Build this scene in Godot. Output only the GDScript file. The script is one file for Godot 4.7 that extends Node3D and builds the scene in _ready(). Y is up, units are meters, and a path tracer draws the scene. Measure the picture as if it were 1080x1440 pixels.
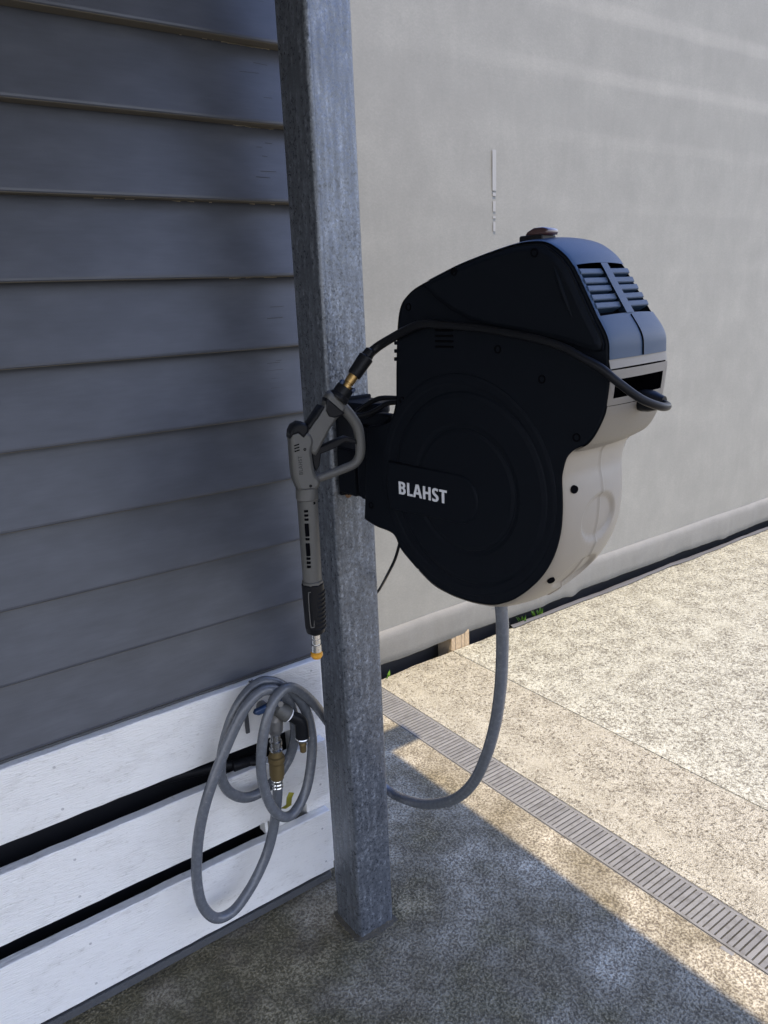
extends Node3D

# ------------------------------------------------------------------ naming
const GUN_S := 0.90
const GUN_AT := Vector3(0.6507, 1.2305, -1.1358)   # where the front end of the gun body hangs
var taken := {}
var M := {}

func numbered(called: String) -> String:
	if not taken.has(called):
		taken[called] = 0
		return called
	taken[called] += 1
	return "%s_%03d" % [called, taken[called]]

func tag(o, label: String, category: String, group := "") -> void:
	o.set_meta("label", label)
	o.set_meta("category", category)
	if group: o.set_meta("group", group)

func thing(called: String, label: String, category: String, at := Vector3.ZERO, b := Basis.IDENTITY, group := "") -> Node3D:
	var o := Node3D.new()
	o.name = numbered(called)
	add_child(o)
	o.transform = Transform3D(b, at)
	tag(o, label, category, group)
	return o

func put(called: String, mesh: Mesh, m: Material, parent: Node = null, kind := "") -> MeshInstance3D:
	var o := MeshInstance3D.new()
	o.mesh = mesh
	o.material_override = m
	if parent == null or parent == self:
		o.name = numbered(called)
		add_child(o)
	else:
		o.name = called
		parent.add_child(o, true)
	if kind: o.set_meta("kind", kind)
	return o

func obj(called: String, st: SurfaceTool, m: Material, parent: Node = null, kind := "") -> MeshInstance3D:
	st.generate_normals()
	st.index()
	return put(called, st.commit(), m, parent, kind)

# ------------------------------------------------------------------ shapes
func begin() -> SurfaceTool:
	var st := SurfaceTool.new()
	st.begin(Mesh.PRIMITIVE_TRIANGLES)
	return st

func tri(st: SurfaceTool, a: Vector3, b: Vector3, c: Vector3, g := 4294967295) -> void:
	st.set_smooth_group(g)
	st.add_vertex(a); st.add_vertex(b); st.add_vertex(c)

func quad(st: SurfaceTool, a: Vector3, b: Vector3, c: Vector3, d: Vector3, g := 4294967295) -> void:
	tri(st, a, b, c, g); tri(st, a, c, d, g)

# polygon in local XY pushed along local Z from z0 to z1, edges rounded by bev; t places it
func prism(st: SurfaceTool, poly: PackedVector2Array, z0: float, z1: float, bev := 0.0, t := Transform3D.IDENTITY, g := 1) -> void:
	var p := poly
	if not Geometry2D.is_polygon_clockwise(p):
		p.reverse()
	var n := p.size()
	var inw: Array[Vector2] = []
	for i in n:
		var a := (p[i] - p[(i + n - 1) % n]).normalized()
		var b := (p[(i + 1) % n] - p[i]).normalized()
		var na := Vector2(a.y, -a.x)
		var nb := Vector2(b.y, -b.x)
		var m := (na + nb)
		m = m.normalized() / maxf(0.5, m.normalized().dot(na)) if m.length() > 0.01 else na
		inw.append(m)
	var rings := [[z0, 1.0], [z0 + bev * 0.3, 0.3], [z0 + bev, 0.0], [z1 - bev, 0.0], [z1 - bev * 0.3, 0.3], [z1, 1.0]] if bev > 0.0 else [[z0, 0.0], [z1, 0.0]]
	var pts := []
	for r in rings:
		var row := PackedVector3Array()
		for i in n:
			var q := p[i] + inw[i] * (bev * float(r[1]))
			row.append(t * Vector3(q.x, q.y, float(r[0])))
		pts.append(row)
	for k in rings.size() - 1:
		for i in n:
			var j := (i + 1) % n
			quad(st, pts[k][i], pts[k + 1][i], pts[k + 1][j], pts[k][j], g)
	var flat := PackedVector2Array()
	for i in n: flat.append(p[i] + inw[i] * bev)
	var ix := Geometry2D.triangulate_polygon(flat)
	if ix.is_empty():
		ix = Geometry2D.triangulate_polygon(p)
	var last := rings.size() - 1
	for k in range(0, ix.size(), 3):
		tri(st, pts[last][ix[k]], pts[last][ix[k + 1]], pts[last][ix[k + 2]])
		tri(st, pts[0][ix[k + 2]], pts[0][ix[k + 1]], pts[0][ix[k]])

func box(st: SurfaceTool, c: Vector3, s: Vector3, bev := 0.0, b := Basis.IDENTITY) -> void:
	var h := s * 0.5
	var r := PackedVector2Array([Vector2(-h.x, -h.y), Vector2(h.x, -h.y), Vector2(h.x, h.y), Vector2(-h.x, h.y)])
	if bev > 0.0:
		r = PackedVector2Array([Vector2(-h.x + bev, -h.y), Vector2(h.x - bev, -h.y), Vector2(h.x, -h.y + bev), Vector2(h.x, h.y - bev), Vector2(h.x - bev, h.y), Vector2(-h.x + bev, h.y), Vector2(-h.x, h.y - bev), Vector2(-h.x, -h.y + bev)])
	prism(st, r, -h.z, h.z, bev, Transform3D(b, c), 4294967295)

func box_ab(st: SurfaceTool, a: Vector3, b: Vector3, bev := 0.0) -> void:
	box(st, (a + b) * 0.5, (b - a).abs(), bev)

func catmull(p: Array, per: int) -> PackedVector3Array:
	var out := PackedVector3Array()
	for i in p.size() - 1:
		var p0: Vector3 = p[maxi(i - 1, 0)]
		var p1: Vector3 = p[i]
		var p2: Vector3 = p[i + 1]
		var p3: Vector3 = p[mini(i + 2, p.size() - 1)]
		for k in per:
			out.append(p1.cubic_interpolate(p2, p0, p3, float(k) / per))
	out.append(p[p.size() - 1])
	return out

# round tube; rad is a float or a list of radii along the path; flat squashes it along the second frame axis
func tube(st: SurfaceTool, pts: PackedVector3Array, rad, sides := 12, closed_ends := true, flat := 1.0, up := Vector3(0.13, 0.2, 0.97)) -> void:
	var n := pts.size()
	var dirn := (pts[1] - pts[0]).normalized()
	var x := dirn.cross(up).normalized()
	var rows := []
	for i in n:
		var d := (pts[mini(i + 1, n - 1)] - pts[maxi(i - 1, 0)]).normalized()
		x = (x - d * x.dot(d)).normalized()
		var y := d.cross(x).normalized()
		var f := float(i) / (n - 1)
		var r: float
		if rad is float:
			r = rad
		else:
			var q: float = f * (rad.size() - 1)
			var k := mini(int(q), rad.size() - 2)
			r = lerpf(rad[k], rad[k + 1], q - k)
		var row := PackedVector3Array()
		for s in sides:
			var a := TAU * s / sides
			row.append(pts[i] + x * cos(a) * r + y * sin(a) * r * flat)
		rows.append(row)
	for i in n - 1:
		for s in sides:
			var t := (s + 1) % sides
			quad(st, rows[i][s], rows[i][t], rows[i + 1][t], rows[i + 1][s], 1)
	if closed_ends:
		for s in range(1, sides - 1):
			tri(st, rows[0][0], rows[0][s + 1], rows[0][s])
			tri(st, rows[n - 1][0], rows[n - 1][s], rows[n - 1][s + 1])

# profile of [distance along axis, radius], turned round the axis from a towards dir
func lathe(st: SurfaceTool, a: Vector3, dir: Vector3, prof: Array, sides := 24, smooth := false) -> void:
	var d := dir.normalized()
	var x := d.cross(Vector3(0.31, 0.2, 0.93)).normalized()
	var y := d.cross(x)
	var rows := []
	for p in prof:
		var row := PackedVector3Array()
		for s in sides:
			var g := TAU * s / sides
			row.append(a + d * float(p[0]) + (x * cos(g) + y * sin(g)) * float(p[1]))
		rows.append(row)
	for i in prof.size() - 1:
		for s in sides:
			var t := (s + 1) % sides
			quad(st, rows[i][s], rows[i][t], rows[i + 1][t], rows[i + 1][s], 1 if smooth else 2 + i)
	for s in range(1, sides - 1):
		tri(st, rows[0][0], rows[0][s + 1], rows[0][s])
		tri(st, rows[-1][0], rows[-1][s], rows[-1][s + 1])

# ------------------------------------------------------------------ textures
func noise(n: int, seed_: int, freq: float, type := FastNoiseLite.TYPE_SIMPLEX_SMOOTH, oct := 1, ret := -1, seamless := true) -> PackedByteArray:
	var f := FastNoiseLite.new()
	f.seed = seed_
	f.frequency = freq
	f.noise_type = type
	f.fractal_type = FastNoiseLite.FRACTAL_FBM if oct > 1 else FastNoiseLite.FRACTAL_NONE
	f.fractal_octaves = oct
	if ret >= 0: f.cellular_return_type = ret as FastNoiseLite.CellularReturnType
	var im := f.get_seamless_image(n, n, false, false, 0.15) if seamless else f.get_image(n, n)
	im.convert(Image.FORMAT_L8)
	return im.get_data()

func ramp(stops: Array) -> PackedByteArray:   # stops: [t, r, g, b] in linear values -> 256 sRGB triples
	var out := PackedByteArray()
	for i in 256:
		var t := i / 255.0
		var k := 0
		while k < stops.size() - 2 and t > float(stops[k + 1][0]): k += 1
		var a: Array = stops[k]
		var b: Array = stops[k + 1]
		var f := clampf((t - float(a[0])) / (float(b[0]) - float(a[0])), 0.0, 1.0)
		var c := Color(lerpf(a[1], b[1], f), lerpf(a[2], b[2], f), lerpf(a[3], b[3], f)).linear_to_srgb()
		out.append_array(PackedByteArray([c.r8, c.g8, c.b8]))
	return out

# weighted sum of noise layers round the middle, through a colour ramp
func blend(n: int, layers: Array, lut: PackedByteArray, base := 128.0) -> Array:
	var h := PackedByteArray()
	h.resize(n * n)
	var out := PackedByteArray()
	out.resize(n * n * 3)
	var cnt := layers.size()
	var data := []
	var wt := []
	for l in layers:
		data.append(l[0]); wt.append(l[1])
	for i in n * n:
		var v := base
		for k in cnt:
			v += (data[k][i] - 128) * wt[k]
		var q := clampi(int(v), 0, 255)
		h[i] = q
		q *= 3
		out[i * 3] = lut[q]
		out[i * 3 + 1] = lut[q + 1]
		out[i * 3 + 2] = lut[q + 2]
	return [Image.create_from_data(n, n, false, Image.FORMAT_RGB8, out), Image.create_from_data(n, n, false, Image.FORMAT_L8, h)]

func stretch(d: PackedByteArray, n: int, by: int) -> PackedByteArray:   # drawn out along x, still seamless
	var im := Image.create_from_data(n, n, false, Image.FORMAT_L8, d)
	var cut := im.get_region(Rect2i(0, 0, n / by, n))
	# mirror it so that its ends meet
	var flip := cut.duplicate()
	flip.flip_x()
	var both := Image.create(n / by * 2, n, false, Image.FORMAT_L8)
	both.blit_rect(cut, Rect2i(0, 0, n / by, n), Vector2i.ZERO)
	both.blit_rect(flip, Rect2i(0, 0, n / by, n), Vector2i(n / by, 0))
	both.resize(n, n, Image.INTERPOLATE_CUBIC)
	return both.get_data()

# keeps only what is above t, as marks darker than the middle value
func sparse(d: PackedByteArray, t: int, gain: float, below := false) -> PackedByteArray:
	var out := PackedByteArray()
	out.resize(d.size())
	for i in d.size():
		var v := (t - d[i]) if below else (d[i] - t)
		out[i] = 128 if v <= 0 else maxi(0, 128 - int(v * gain))
	return out

func tex(im: Image) -> ImageTexture:
	return ImageTexture.create_from_image(im)

func mat(called: String, lin: Color, rough := 0.6, metal := 0.0) -> StandardMaterial3D:
	var m := StandardMaterial3D.new()
	m.resource_name = called
	m.albedo_color = lin.linear_to_srgb()
	m.roughness = rough
	m.metallic = metal
	m.cull_mode = BaseMaterial3D.CULL_DISABLED
	M[called] = m
	return m

func skin(m: StandardMaterial3D, im: Image, h: Image, cm: float, size: Vector3, world := true) -> void:
	if im: m.albedo_texture = tex(im)
	if h:
		m.heightmap_enabled = true
		m.heightmap_texture = tex(h)
		m.heightmap_scale = cm
	m.uv1_triplanar = true
	m.uv1_world_triplanar = world
	m.uv1_triplanar_sharpness = 8.0
	m.uv1_scale = Vector3(1.0 / size.x, 1.0 / size.y, 1.0 / size.z)

func materials() -> void:
	var cell := FastNoiseLite.TYPE_CELLULAR
	var n := 1024
	# --- concrete: exposed fine grit, cream paste with grey-brown blotches
	var grit := noise(n, 11, 0.16, FastNoiseLite.TYPE_SIMPLEX, 2)
	var spot := noise(n, 12, 0.045, FastNoiseLite.TYPE_SIMPLEX_SMOOTH, 3)
	var blot := noise(n, 13, 0.010, FastNoiseLite.TYPE_SIMPLEX_SMOOTH, 3)
	var cream := ramp([[0, 0.1379, 0.1212, 0.08788], [0.34, 0.2298, 0.205, 0.1511], [0.5, 0.3584, 0.3308, 0.2505], [0.72, 0.4688, 0.44, 0.3427], [1, 0.5791, 0.5501, 0.4393]])
	var pale := ramp([[0, 0.15, 0.1369, 0.1033], [0.36, 0.2294, 0.2155, 0.1659], [0.5, 0.3616, 0.3487, 0.2728], [0.7, 0.4807, 0.47, 0.3743], [1, 0.5822, 0.5797, 0.4742]])
	var sand := noise(n, 16, 0.34, FastNoiseLite.TYPE_SIMPLEX, 1)
	var mid := noise(n, 17, 0.085, FastNoiseLite.TYPE_SIMPLEX_SMOOTH, 2)
	var drops := sparse(noise(n, 18, 0.05, FastNoiseLite.TYPE_SIMPLEX_SMOOTH, 2), 160, 2.2)
	var c1 := blend(n, [[grit, 0.65], [sand, 0.45], [mid, 0.55], [spot, 0.4], [blot, 0.4], [drops, 1.2]], cream, 168.0)
	var c2 := blend(n, [[grit, 0.7], [sand, 0.5], [mid, 0.7], [spot, 0.6], [blot, 0.5], [drops, 1.0]], pale, 168.0)
	var m := mat("cream_concrete", Color.WHITE, 0.9)
	skin(m, c1[0], c1[1], 0.25, Vector3(1.1, 1.1, 1.1))
	m = mat("pale_concrete", Color.WHITE, 0.9)
	skin(m, c2[0], c2[1], 0.25, Vector3(1.25, 1.25, 1.25))
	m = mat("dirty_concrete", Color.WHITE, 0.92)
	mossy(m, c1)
	m = mat("mortar", Color(0.085, 0.076, 0.058), 0.95)
	skin(m, null, c1[1], 0.5, Vector3(0.4, 0.4, 0.4))
	m = mat("soil", Color.WHITE, 1.0)
	var so := blend(n, [[grit, 0.8], [spot, 0.6]], ramp([[0.0, 0.012, 0.010, 0.008], [0.6, 0.05, 0.04, 0.03], [1.0, 0.13, 0.105, 0.08]]), 110.0)
	skin(m, so[0], so[1], 1.5, Vector3(0.7, 0.7, 0.7))
	# --- painted weatherboard
	var long1 := stretch(noise(n, 21, 0.05, FastNoiseLite.TYPE_SIMPLEX_SMOOTH, 3), n, 8)
	var long2 := stretch(noise(n, 22, 0.16, FastNoiseLite.TYPE_SIMPLEX, 2), n, 16)
	var haze := noise(n, 23, 0.006, FastNoiseLite.TYPE_SIMPLEX_SMOOTH, 3)
	var wb := blend(n, [[long1, 0.16], [long2, 0.03], [haze, 0.4], [grit, 0.06]], ramp([[0, 0.04021, 0.04339, 0.05168], [0.5, 0.06031, 0.06485, 0.07707], [1, 0.08504, 0.0908, 0.1061]]))
	m = mat("grey_paint", Color.WHITE, 0.36)
	m.metallic_specular = 0.42
	skin(m, wb[0], blend(n, [[long1, 0.5], [long2, 0.08], [haze, 0.1]], cream)[1], 0.02, Vector3(0.9, 0.42, 0.9))
	m = mat("timber_bounce_brown", Color(0.115, 0.1, 0.075), 0.8)
	# --- white rough-sawn boards
	var saw := stretch(noise(n, 24, 0.09, FastNoiseLite.TYPE_SIMPLEX_SMOOTH, 3), n, 8)
	var specks := sparse(noise(n, 25, 0.02, cell, 1, FastNoiseLite.RETURN_DISTANCE), 22, 6.0, true)
	var rubs := sparse(noise(n, 26, 0.03, FastNoiseLite.TYPE_SIMPLEX_SMOOTH, 4), 175, 2.5)
	var whites := ramp([[0, 0.2887, 0.2624, 0.2232], [0.25, 0.5774, 0.5599, 0.5152], [0.5, 0.7261, 0.713, 0.6741], [1, 0.7698, 0.7566, 0.717]])
	var wh := blend(n, [[saw, 0.22], [haze, 0.35], [grit, 0.1], [specks, 0.08], [rubs, 0.45]], whites, 142.0)
	mat("nail_paint", Color(0.45, 0.44, 0.42), 0.6)
	mat("old_filler", Color(0.42, 0.36, 0.26), 0.85)
	m = mat("white_paint", Color.WHITE, 0.55)
	skin(m, wh[0], blend(n, [[saw, 0.9], [grit, 0.1], [specks, 0.4]], whites)[1], 0.13, Vector3(0.75, 0.35, 0.75))
	m = mat("black_void", Color(0.012, 0.012, 0.013), 0.95)
	m = mat("dark_plinth", Color(0.07, 0.072, 0.075), 0.85)
	skin(m, null, c1[1], 0.2, Vector3(0.5, 0.5, 0.5))
	# --- galvanised steel
	var sp1 := noise(n, 31, 0.045, cell, 1, FastNoiseLite.RETURN_CELL_VALUE)
	var sp2 := noise(n, 32, 0.10, cell, 1, FastNoiseLite.RETURN_CELL_VALUE)
	var sp3 := noise(n, 33, 0.02, FastNoiseLite.TYPE_SIMPLEX_SMOOTH, 3)
	var steel := ramp([[0, 0.07696, 0.08531, 0.09742], [0.5, 0.1259, 0.1385, 0.1566], [0.75, 0.2099, 0.229, 0.2558], [1, 0.4337, 0.4679, 0.5113]])
	var run := Image.create_from_data(n, n, false, Image.FORMAT_L8, stretch(noise(n, 34, 0.02, FastNoiseLite.TYPE_SIMPLEX_SMOOTH, 2), n, 16))
	run.rotate_90(CLOCKWISE)
	var ga := blend(n, [[sp1, 0.16], [sp2, 0.3], [grit, 0.18], [sp3, 0.35], [run.get_data(), 0.45]], steel, 118.0)
	m = mat("galvanised", Color.WHITE, 1.0, 0.55)
	skin(m, ga[0], null, 0.0, Vector3(0.3, 0.36, 0.3))
	var face := Image.create(n, n, false, Image.FORMAT_RGB8)
	var fd := PackedByteArray()
	fd.resize(n * n * 3)
	for i in n * n:
		var a := sp2[i] * 0.37
		var b := sp1[i] * 0.29
		var k := 0.5 + sp3[i] / 255.0
		fd[i * 3] = clampi(int(128.0 + (cos(a) * 10.0 + cos(b) * 5.0) * k), 0, 255)
		fd[i * 3 + 1] = clampi(int(128.0 + (sin(a) * 10.0 + sin(b) * 5.0) * k), 0, 255)
		fd[i * 3 + 2] = 254
	face = Image.create_from_data(n, n, false, Image.FORMAT_RGB8, fd)
	m.normal_enabled = true
	m.normal_texture = tex(face)
	var rough := blend(n, [[sp1, 0.12], [sp2, 0.2], [sp3, 0.25], [grit, 0.1]], steel, 100.0)
	m.roughness_texture = tex(rough[1])
	# --- shade cloth
	var weave := Image.create(256, 256, false, Image.FORMAT_L8)
	for y in 256:
		for x in 256:
			var a := sin(x * TAU / 16.0) * cos(y * TAU / 16.0)
			weave.set_pixel(x, y, Color.from_hsv(0, 0, 0.5 + 0.4 * a))
	var vert := noise(n, 42, 0.03, FastNoiseLite.TYPE_SIMPLEX_SMOOTH, 2)
	var vim := Image.create_from_data(n, n, false, Image.FORMAT_L8, stretch(vert, n, 8))
	vim.rotate_90(CLOCKWISE)
	var flecks := noise(n, 43, 0.4, FastNoiseLite.TYPE_VALUE)
	var cl := blend(n, [[haze, 0.3], [vim.get_data(), 0.12], [flecks, 0.2], [stretch(flecks, n, 4), 0.2]], ramp([[0, 0.172, 0.171, 0.1509], [0.5, 0.212, 0.2103, 0.1863], [1, 0.2651, 0.2633, 0.2314]]))
	m = mat("shade_cloth", Color.WHITE, 0.75)
	skin(m, cl[0], weave, 0.05, Vector3(1.6, 1.6, 1.6))
	m.heightmap_enabled = false
	m = mat("hem_cloth", Color(0.8, 0.8, 0.82), 0.7)
	skin(m, cl[0], cl[1], 0.05, Vector3(1.3, 1.3, 1.3))
	m = mat("cloth_mark", Color(0.268, 0.268, 0.256), 0.75)
	# --- plastics, metals
	var fine := blend(512, [[noise(512, 51, 0.25, FastNoiseLite.TYPE_SIMPLEX, 2), 0.8]], cream)[1] as Image
	for a in [["black_plastic", Color(0.006, 0.0075, 0.0105), 0.46], ["sky_tinted_plastic", Color(0.020, 0.042, 0.080), 0.46], ["grey_plastic", Color(0.25, 0.222, 0.18), 0.42], ["band_plastic", Color(0.155, 0.138, 0.112), 0.5], ["gun_plastic", Color(0.075, 0.074, 0.068), 0.5], ["grate_plastic", Color(0.15, 0.152, 0.155), 0.65], ["weed_mat", Color(0.09, 0.09, 0.092), 0.8]]:
		m = mat(a[0], a[1], a[2])
		skin(m, null, fine, 0.02, Vector3(0.12, 0.12, 0.12), false)
	var stain := blend(512, [[noise(512, 56, 0.02, FastNoiseLite.TYPE_SIMPLEX_SMOOTH, 4), 0.8], [fine.get_data(), 0.3]], ramp([[0.0, 0.45, 0.43, 0.40], [0.35, 0.8, 0.79, 0.77], [0.6, 1.0, 1.0, 1.0]]), 150.0)
	skin(M.grate_plastic, stain[0], fine, 0.02, Vector3(0.5, 0.5, 0.5))
	mat("black_rubber", Color(0.009, 0.0095, 0.011), 0.36)
	M.black_plastic.metallic_specular = 0.15
	M.sky_tinted_plastic.metallic_specular = 0.4  # blue of the reflected sky is put into this charcoal colour
	M.black_rubber.metallic_specular = 0.25
	mat("deep_black", Color(0.003, 0.003, 0.004), 0.8).metallic_specular = 0.08
	m = mat("hose_grey", Color(0.125, 0.135, 0.15), 0.24)
	var nicks := sparse(noise(512, 54, 0.05, FastNoiseLite.TYPE_SIMPLEX_SMOOTH, 3), 172, 3.0)
	for i in nicks.size(): nicks[i] = 255 - nicks[i]
	var scuff := blend(512, [[nicks, 0.35], [noise(512, 52, 0.03, FastNoiseLite.TYPE_SIMPLEX_SMOOTH, 4), 0.7], [noise(512, 53, 0.2, FastNoiseLite.TYPE_SIMPLEX, 1), 0.25]], ramp([[0.0, 0.085, 0.09, 0.1], [0.6, 0.11, 0.118, 0.13], [0.8, 0.13, 0.137, 0.148], [1.0, 0.22, 0.22, 0.215]]))
	skin(m, scuff[0], scuff[1], 0.03, Vector3(0.25, 0.25, 0.25))
	m.albedo_color = Color.WHITE
	mat("brass", Color(0.42, 0.27, 0.10), 0.42, 0.9)
	mat("old_brass", Color(0.17, 0.125, 0.055), 0.55, 0.7)
	mat("chrome", Color(0.6, 0.6, 0.6), 0.22, 1.0)
	mat("dull_metal", Color(0.2, 0.2, 0.2), 0.45, 0.8)
	mat("amber_plastic", Color(0.55, 0.26, 0.02), 0.35)
	mat("tap_blue", Color(0.009, 0.026, 0.068), 0.35)
	mat("white_plastic", Color(0.75, 0.75, 0.77), 0.5)
	mat("letter_white", Color(0.62, 0.63, 0.65), 0.6)
	mat("letter_dark", Color(0.02, 0.02, 0.02), 0.6)
	m = mat("switch_red", Color(0.035, 0.008, 0.007), 0.1)
	m.clearcoat_enabled = true
	m = mat("tag_yellow", Color(0.42, 0.38, 0.04), 0.6)
	m = mat("pine", Color(0.42, 0.32, 0.2), 0.8)
	skin(m, null, Image.create_from_data(n, n, false, Image.FORMAT_L8, vim.get_data()), 0.3, Vector3(0.3, 0.3, 0.3))
	mat("backing_timber", Color(0.08, 0.075, 0.07), 0.9)
	m = mat("leaf", Color(0.10, 0.22, 0.02), 0.6)
	m.backlight_enabled = true
	m.backlight = Color(0.12, 0.25, 0.02)
	mat("straw", Color(0.20, 0.15, 0.08), 0.9)
	mat("rust", Color(0.16, 0.09, 0.045), 0.9)
	mat("roof_steel", Color(0.25, 0.26, 0.27), 0.5)

# the slab beside the wall: one picture laid over x -1.1..1.511, z -2.405..0.206, with dirt and moss where feet and hose water leave them
func mossy(m: StandardMaterial3D, c: Array) -> void:
	var n := 1536
	var w := 2.611
	var grit := noise(n, 61, 0.14, FastNoiseLite.TYPE_SIMPLEX, 2, -1, false)
	var fine := noise(n, 66, 0.33, FastNoiseLite.TYPE_SIMPLEX, 1, -1, false)
	var spot := noise(n, 62, 0.035, FastNoiseLite.TYPE_SIMPLEX_SMOOTH, 4, -1, false)
	var blot := noise(n, 63, 0.006, FastNoiseLite.TYPE_SIMPLEX_SMOOTH, 4, -1, false)
	var moss := noise(n, 64, 0.009, FastNoiseLite.TYPE_SIMPLEX_SMOOTH, 4, -1, false)
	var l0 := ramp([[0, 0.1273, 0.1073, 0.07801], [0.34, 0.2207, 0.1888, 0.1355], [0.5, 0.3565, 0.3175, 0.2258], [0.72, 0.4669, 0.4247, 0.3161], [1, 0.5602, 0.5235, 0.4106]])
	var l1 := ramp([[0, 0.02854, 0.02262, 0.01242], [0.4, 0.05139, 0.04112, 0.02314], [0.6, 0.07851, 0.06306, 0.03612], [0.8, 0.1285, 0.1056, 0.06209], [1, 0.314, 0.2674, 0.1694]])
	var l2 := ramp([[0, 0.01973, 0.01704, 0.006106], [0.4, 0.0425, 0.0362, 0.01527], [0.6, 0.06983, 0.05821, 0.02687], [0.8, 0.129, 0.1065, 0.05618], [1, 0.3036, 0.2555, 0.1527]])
	var out := PackedByteArray()
	out.resize(n * n * 3)
	var hh := PackedByteArray()
	hh.resize(n * n)
	for j in n:
		var z := -2.405 + w * j / n
		for i in n:
			var k := j * n + i
			var x := -1.1 + w * i / n
			var q := clampi(int(150.0 + (grit[k] - 128) * 0.85 + (fine[k] - 128) * 0.6 + (spot[k] - 128) * 0.5 + (blot[k] - 128) * 0.35), 0, 255)
			hh[k] = q
			var b := (blot[k] - 128) * 0.0022
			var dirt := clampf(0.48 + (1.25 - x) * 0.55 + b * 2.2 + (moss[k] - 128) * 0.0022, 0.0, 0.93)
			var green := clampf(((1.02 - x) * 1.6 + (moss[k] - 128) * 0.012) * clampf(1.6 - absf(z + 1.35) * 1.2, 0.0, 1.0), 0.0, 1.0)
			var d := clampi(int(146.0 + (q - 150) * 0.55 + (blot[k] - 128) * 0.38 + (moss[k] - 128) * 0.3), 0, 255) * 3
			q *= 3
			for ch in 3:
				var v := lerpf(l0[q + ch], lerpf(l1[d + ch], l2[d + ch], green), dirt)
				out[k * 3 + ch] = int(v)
	m.albedo_texture = tex(Image.create_from_data(n, n, false, Image.FORMAT_RGB8, out))
	m.heightmap_enabled = true
	m.heightmap_texture = tex(Image.create_from_data(n, n, false, Image.FORMAT_L8, hh))
	m.heightmap_scale = 0.3

# ------------------------------------------------------------------ scene
func _ready() -> void:
	var cam := Camera3D.new()
	cam.name = "camera"
	cam.transform = Transform3D(Basis(Vector3(0.805, -0.0409, 0.5918), Vector3(0.1914, 0.9622, -0.194), Vector3(-0.5615, 0.2694, 0.7824)).orthonormalized(), Vector3(0, 1.55, 0))
	cam.fov = 67.33
	cam.near = 0.05
	cam.far = 600.0
	add_child(cam)
	cam.current = true
	var sky := ProceduralSkyMaterial.new()
	sky.sky_top_color = Color(0.27, 0.42, 0.70)
	sky.sky_horizon_color = Color(0.82, 0.83, 0.84)
	sky.sky_curve = 0.38
	sky.ground_bottom_color = Color(0.42, 0.39, 0.34)
	sky.ground_horizon_color = Color(0.6, 0.62, 0.62)
	sky.sky_energy_multiplier = 1.7
	var env := Environment.new()
	env.background_mode = Environment.BG_SKY
	env.sky = Sky.new()
	env.sky.sky_material = sky
	env.tonemap_mode = Environment.TONE_MAPPER_LINEAR
	env.tonemap_exposure = 1.40
	env.ssao_enabled = true
	env.ssil_enabled = true
	env.sdfgi_enabled = true
	var we := WorldEnvironment.new()
	we.name = "world_environment"
	we.environment = env
	add_child(we)
	var sun := DirectionalLight3D.new()
	sun.name = "sun"
	sun.light_color = Color(1.0, 0.925, 0.80)
	sun.light_energy = 1.45
	sun.light_angular_distance = 0.5
	sun.shadow_enabled = true
	add_child(sun)
	sun.look_at_from_position(Vector3.ZERO, Vector3(0.15, -1.0, -0.33), Vector3.FORWARD)
	materials()
	ground()
	roof()
	wall()
	fence()
	post()
	bracket()
	reel()
	gun()
	hoses()
	tap()
	small()

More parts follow.
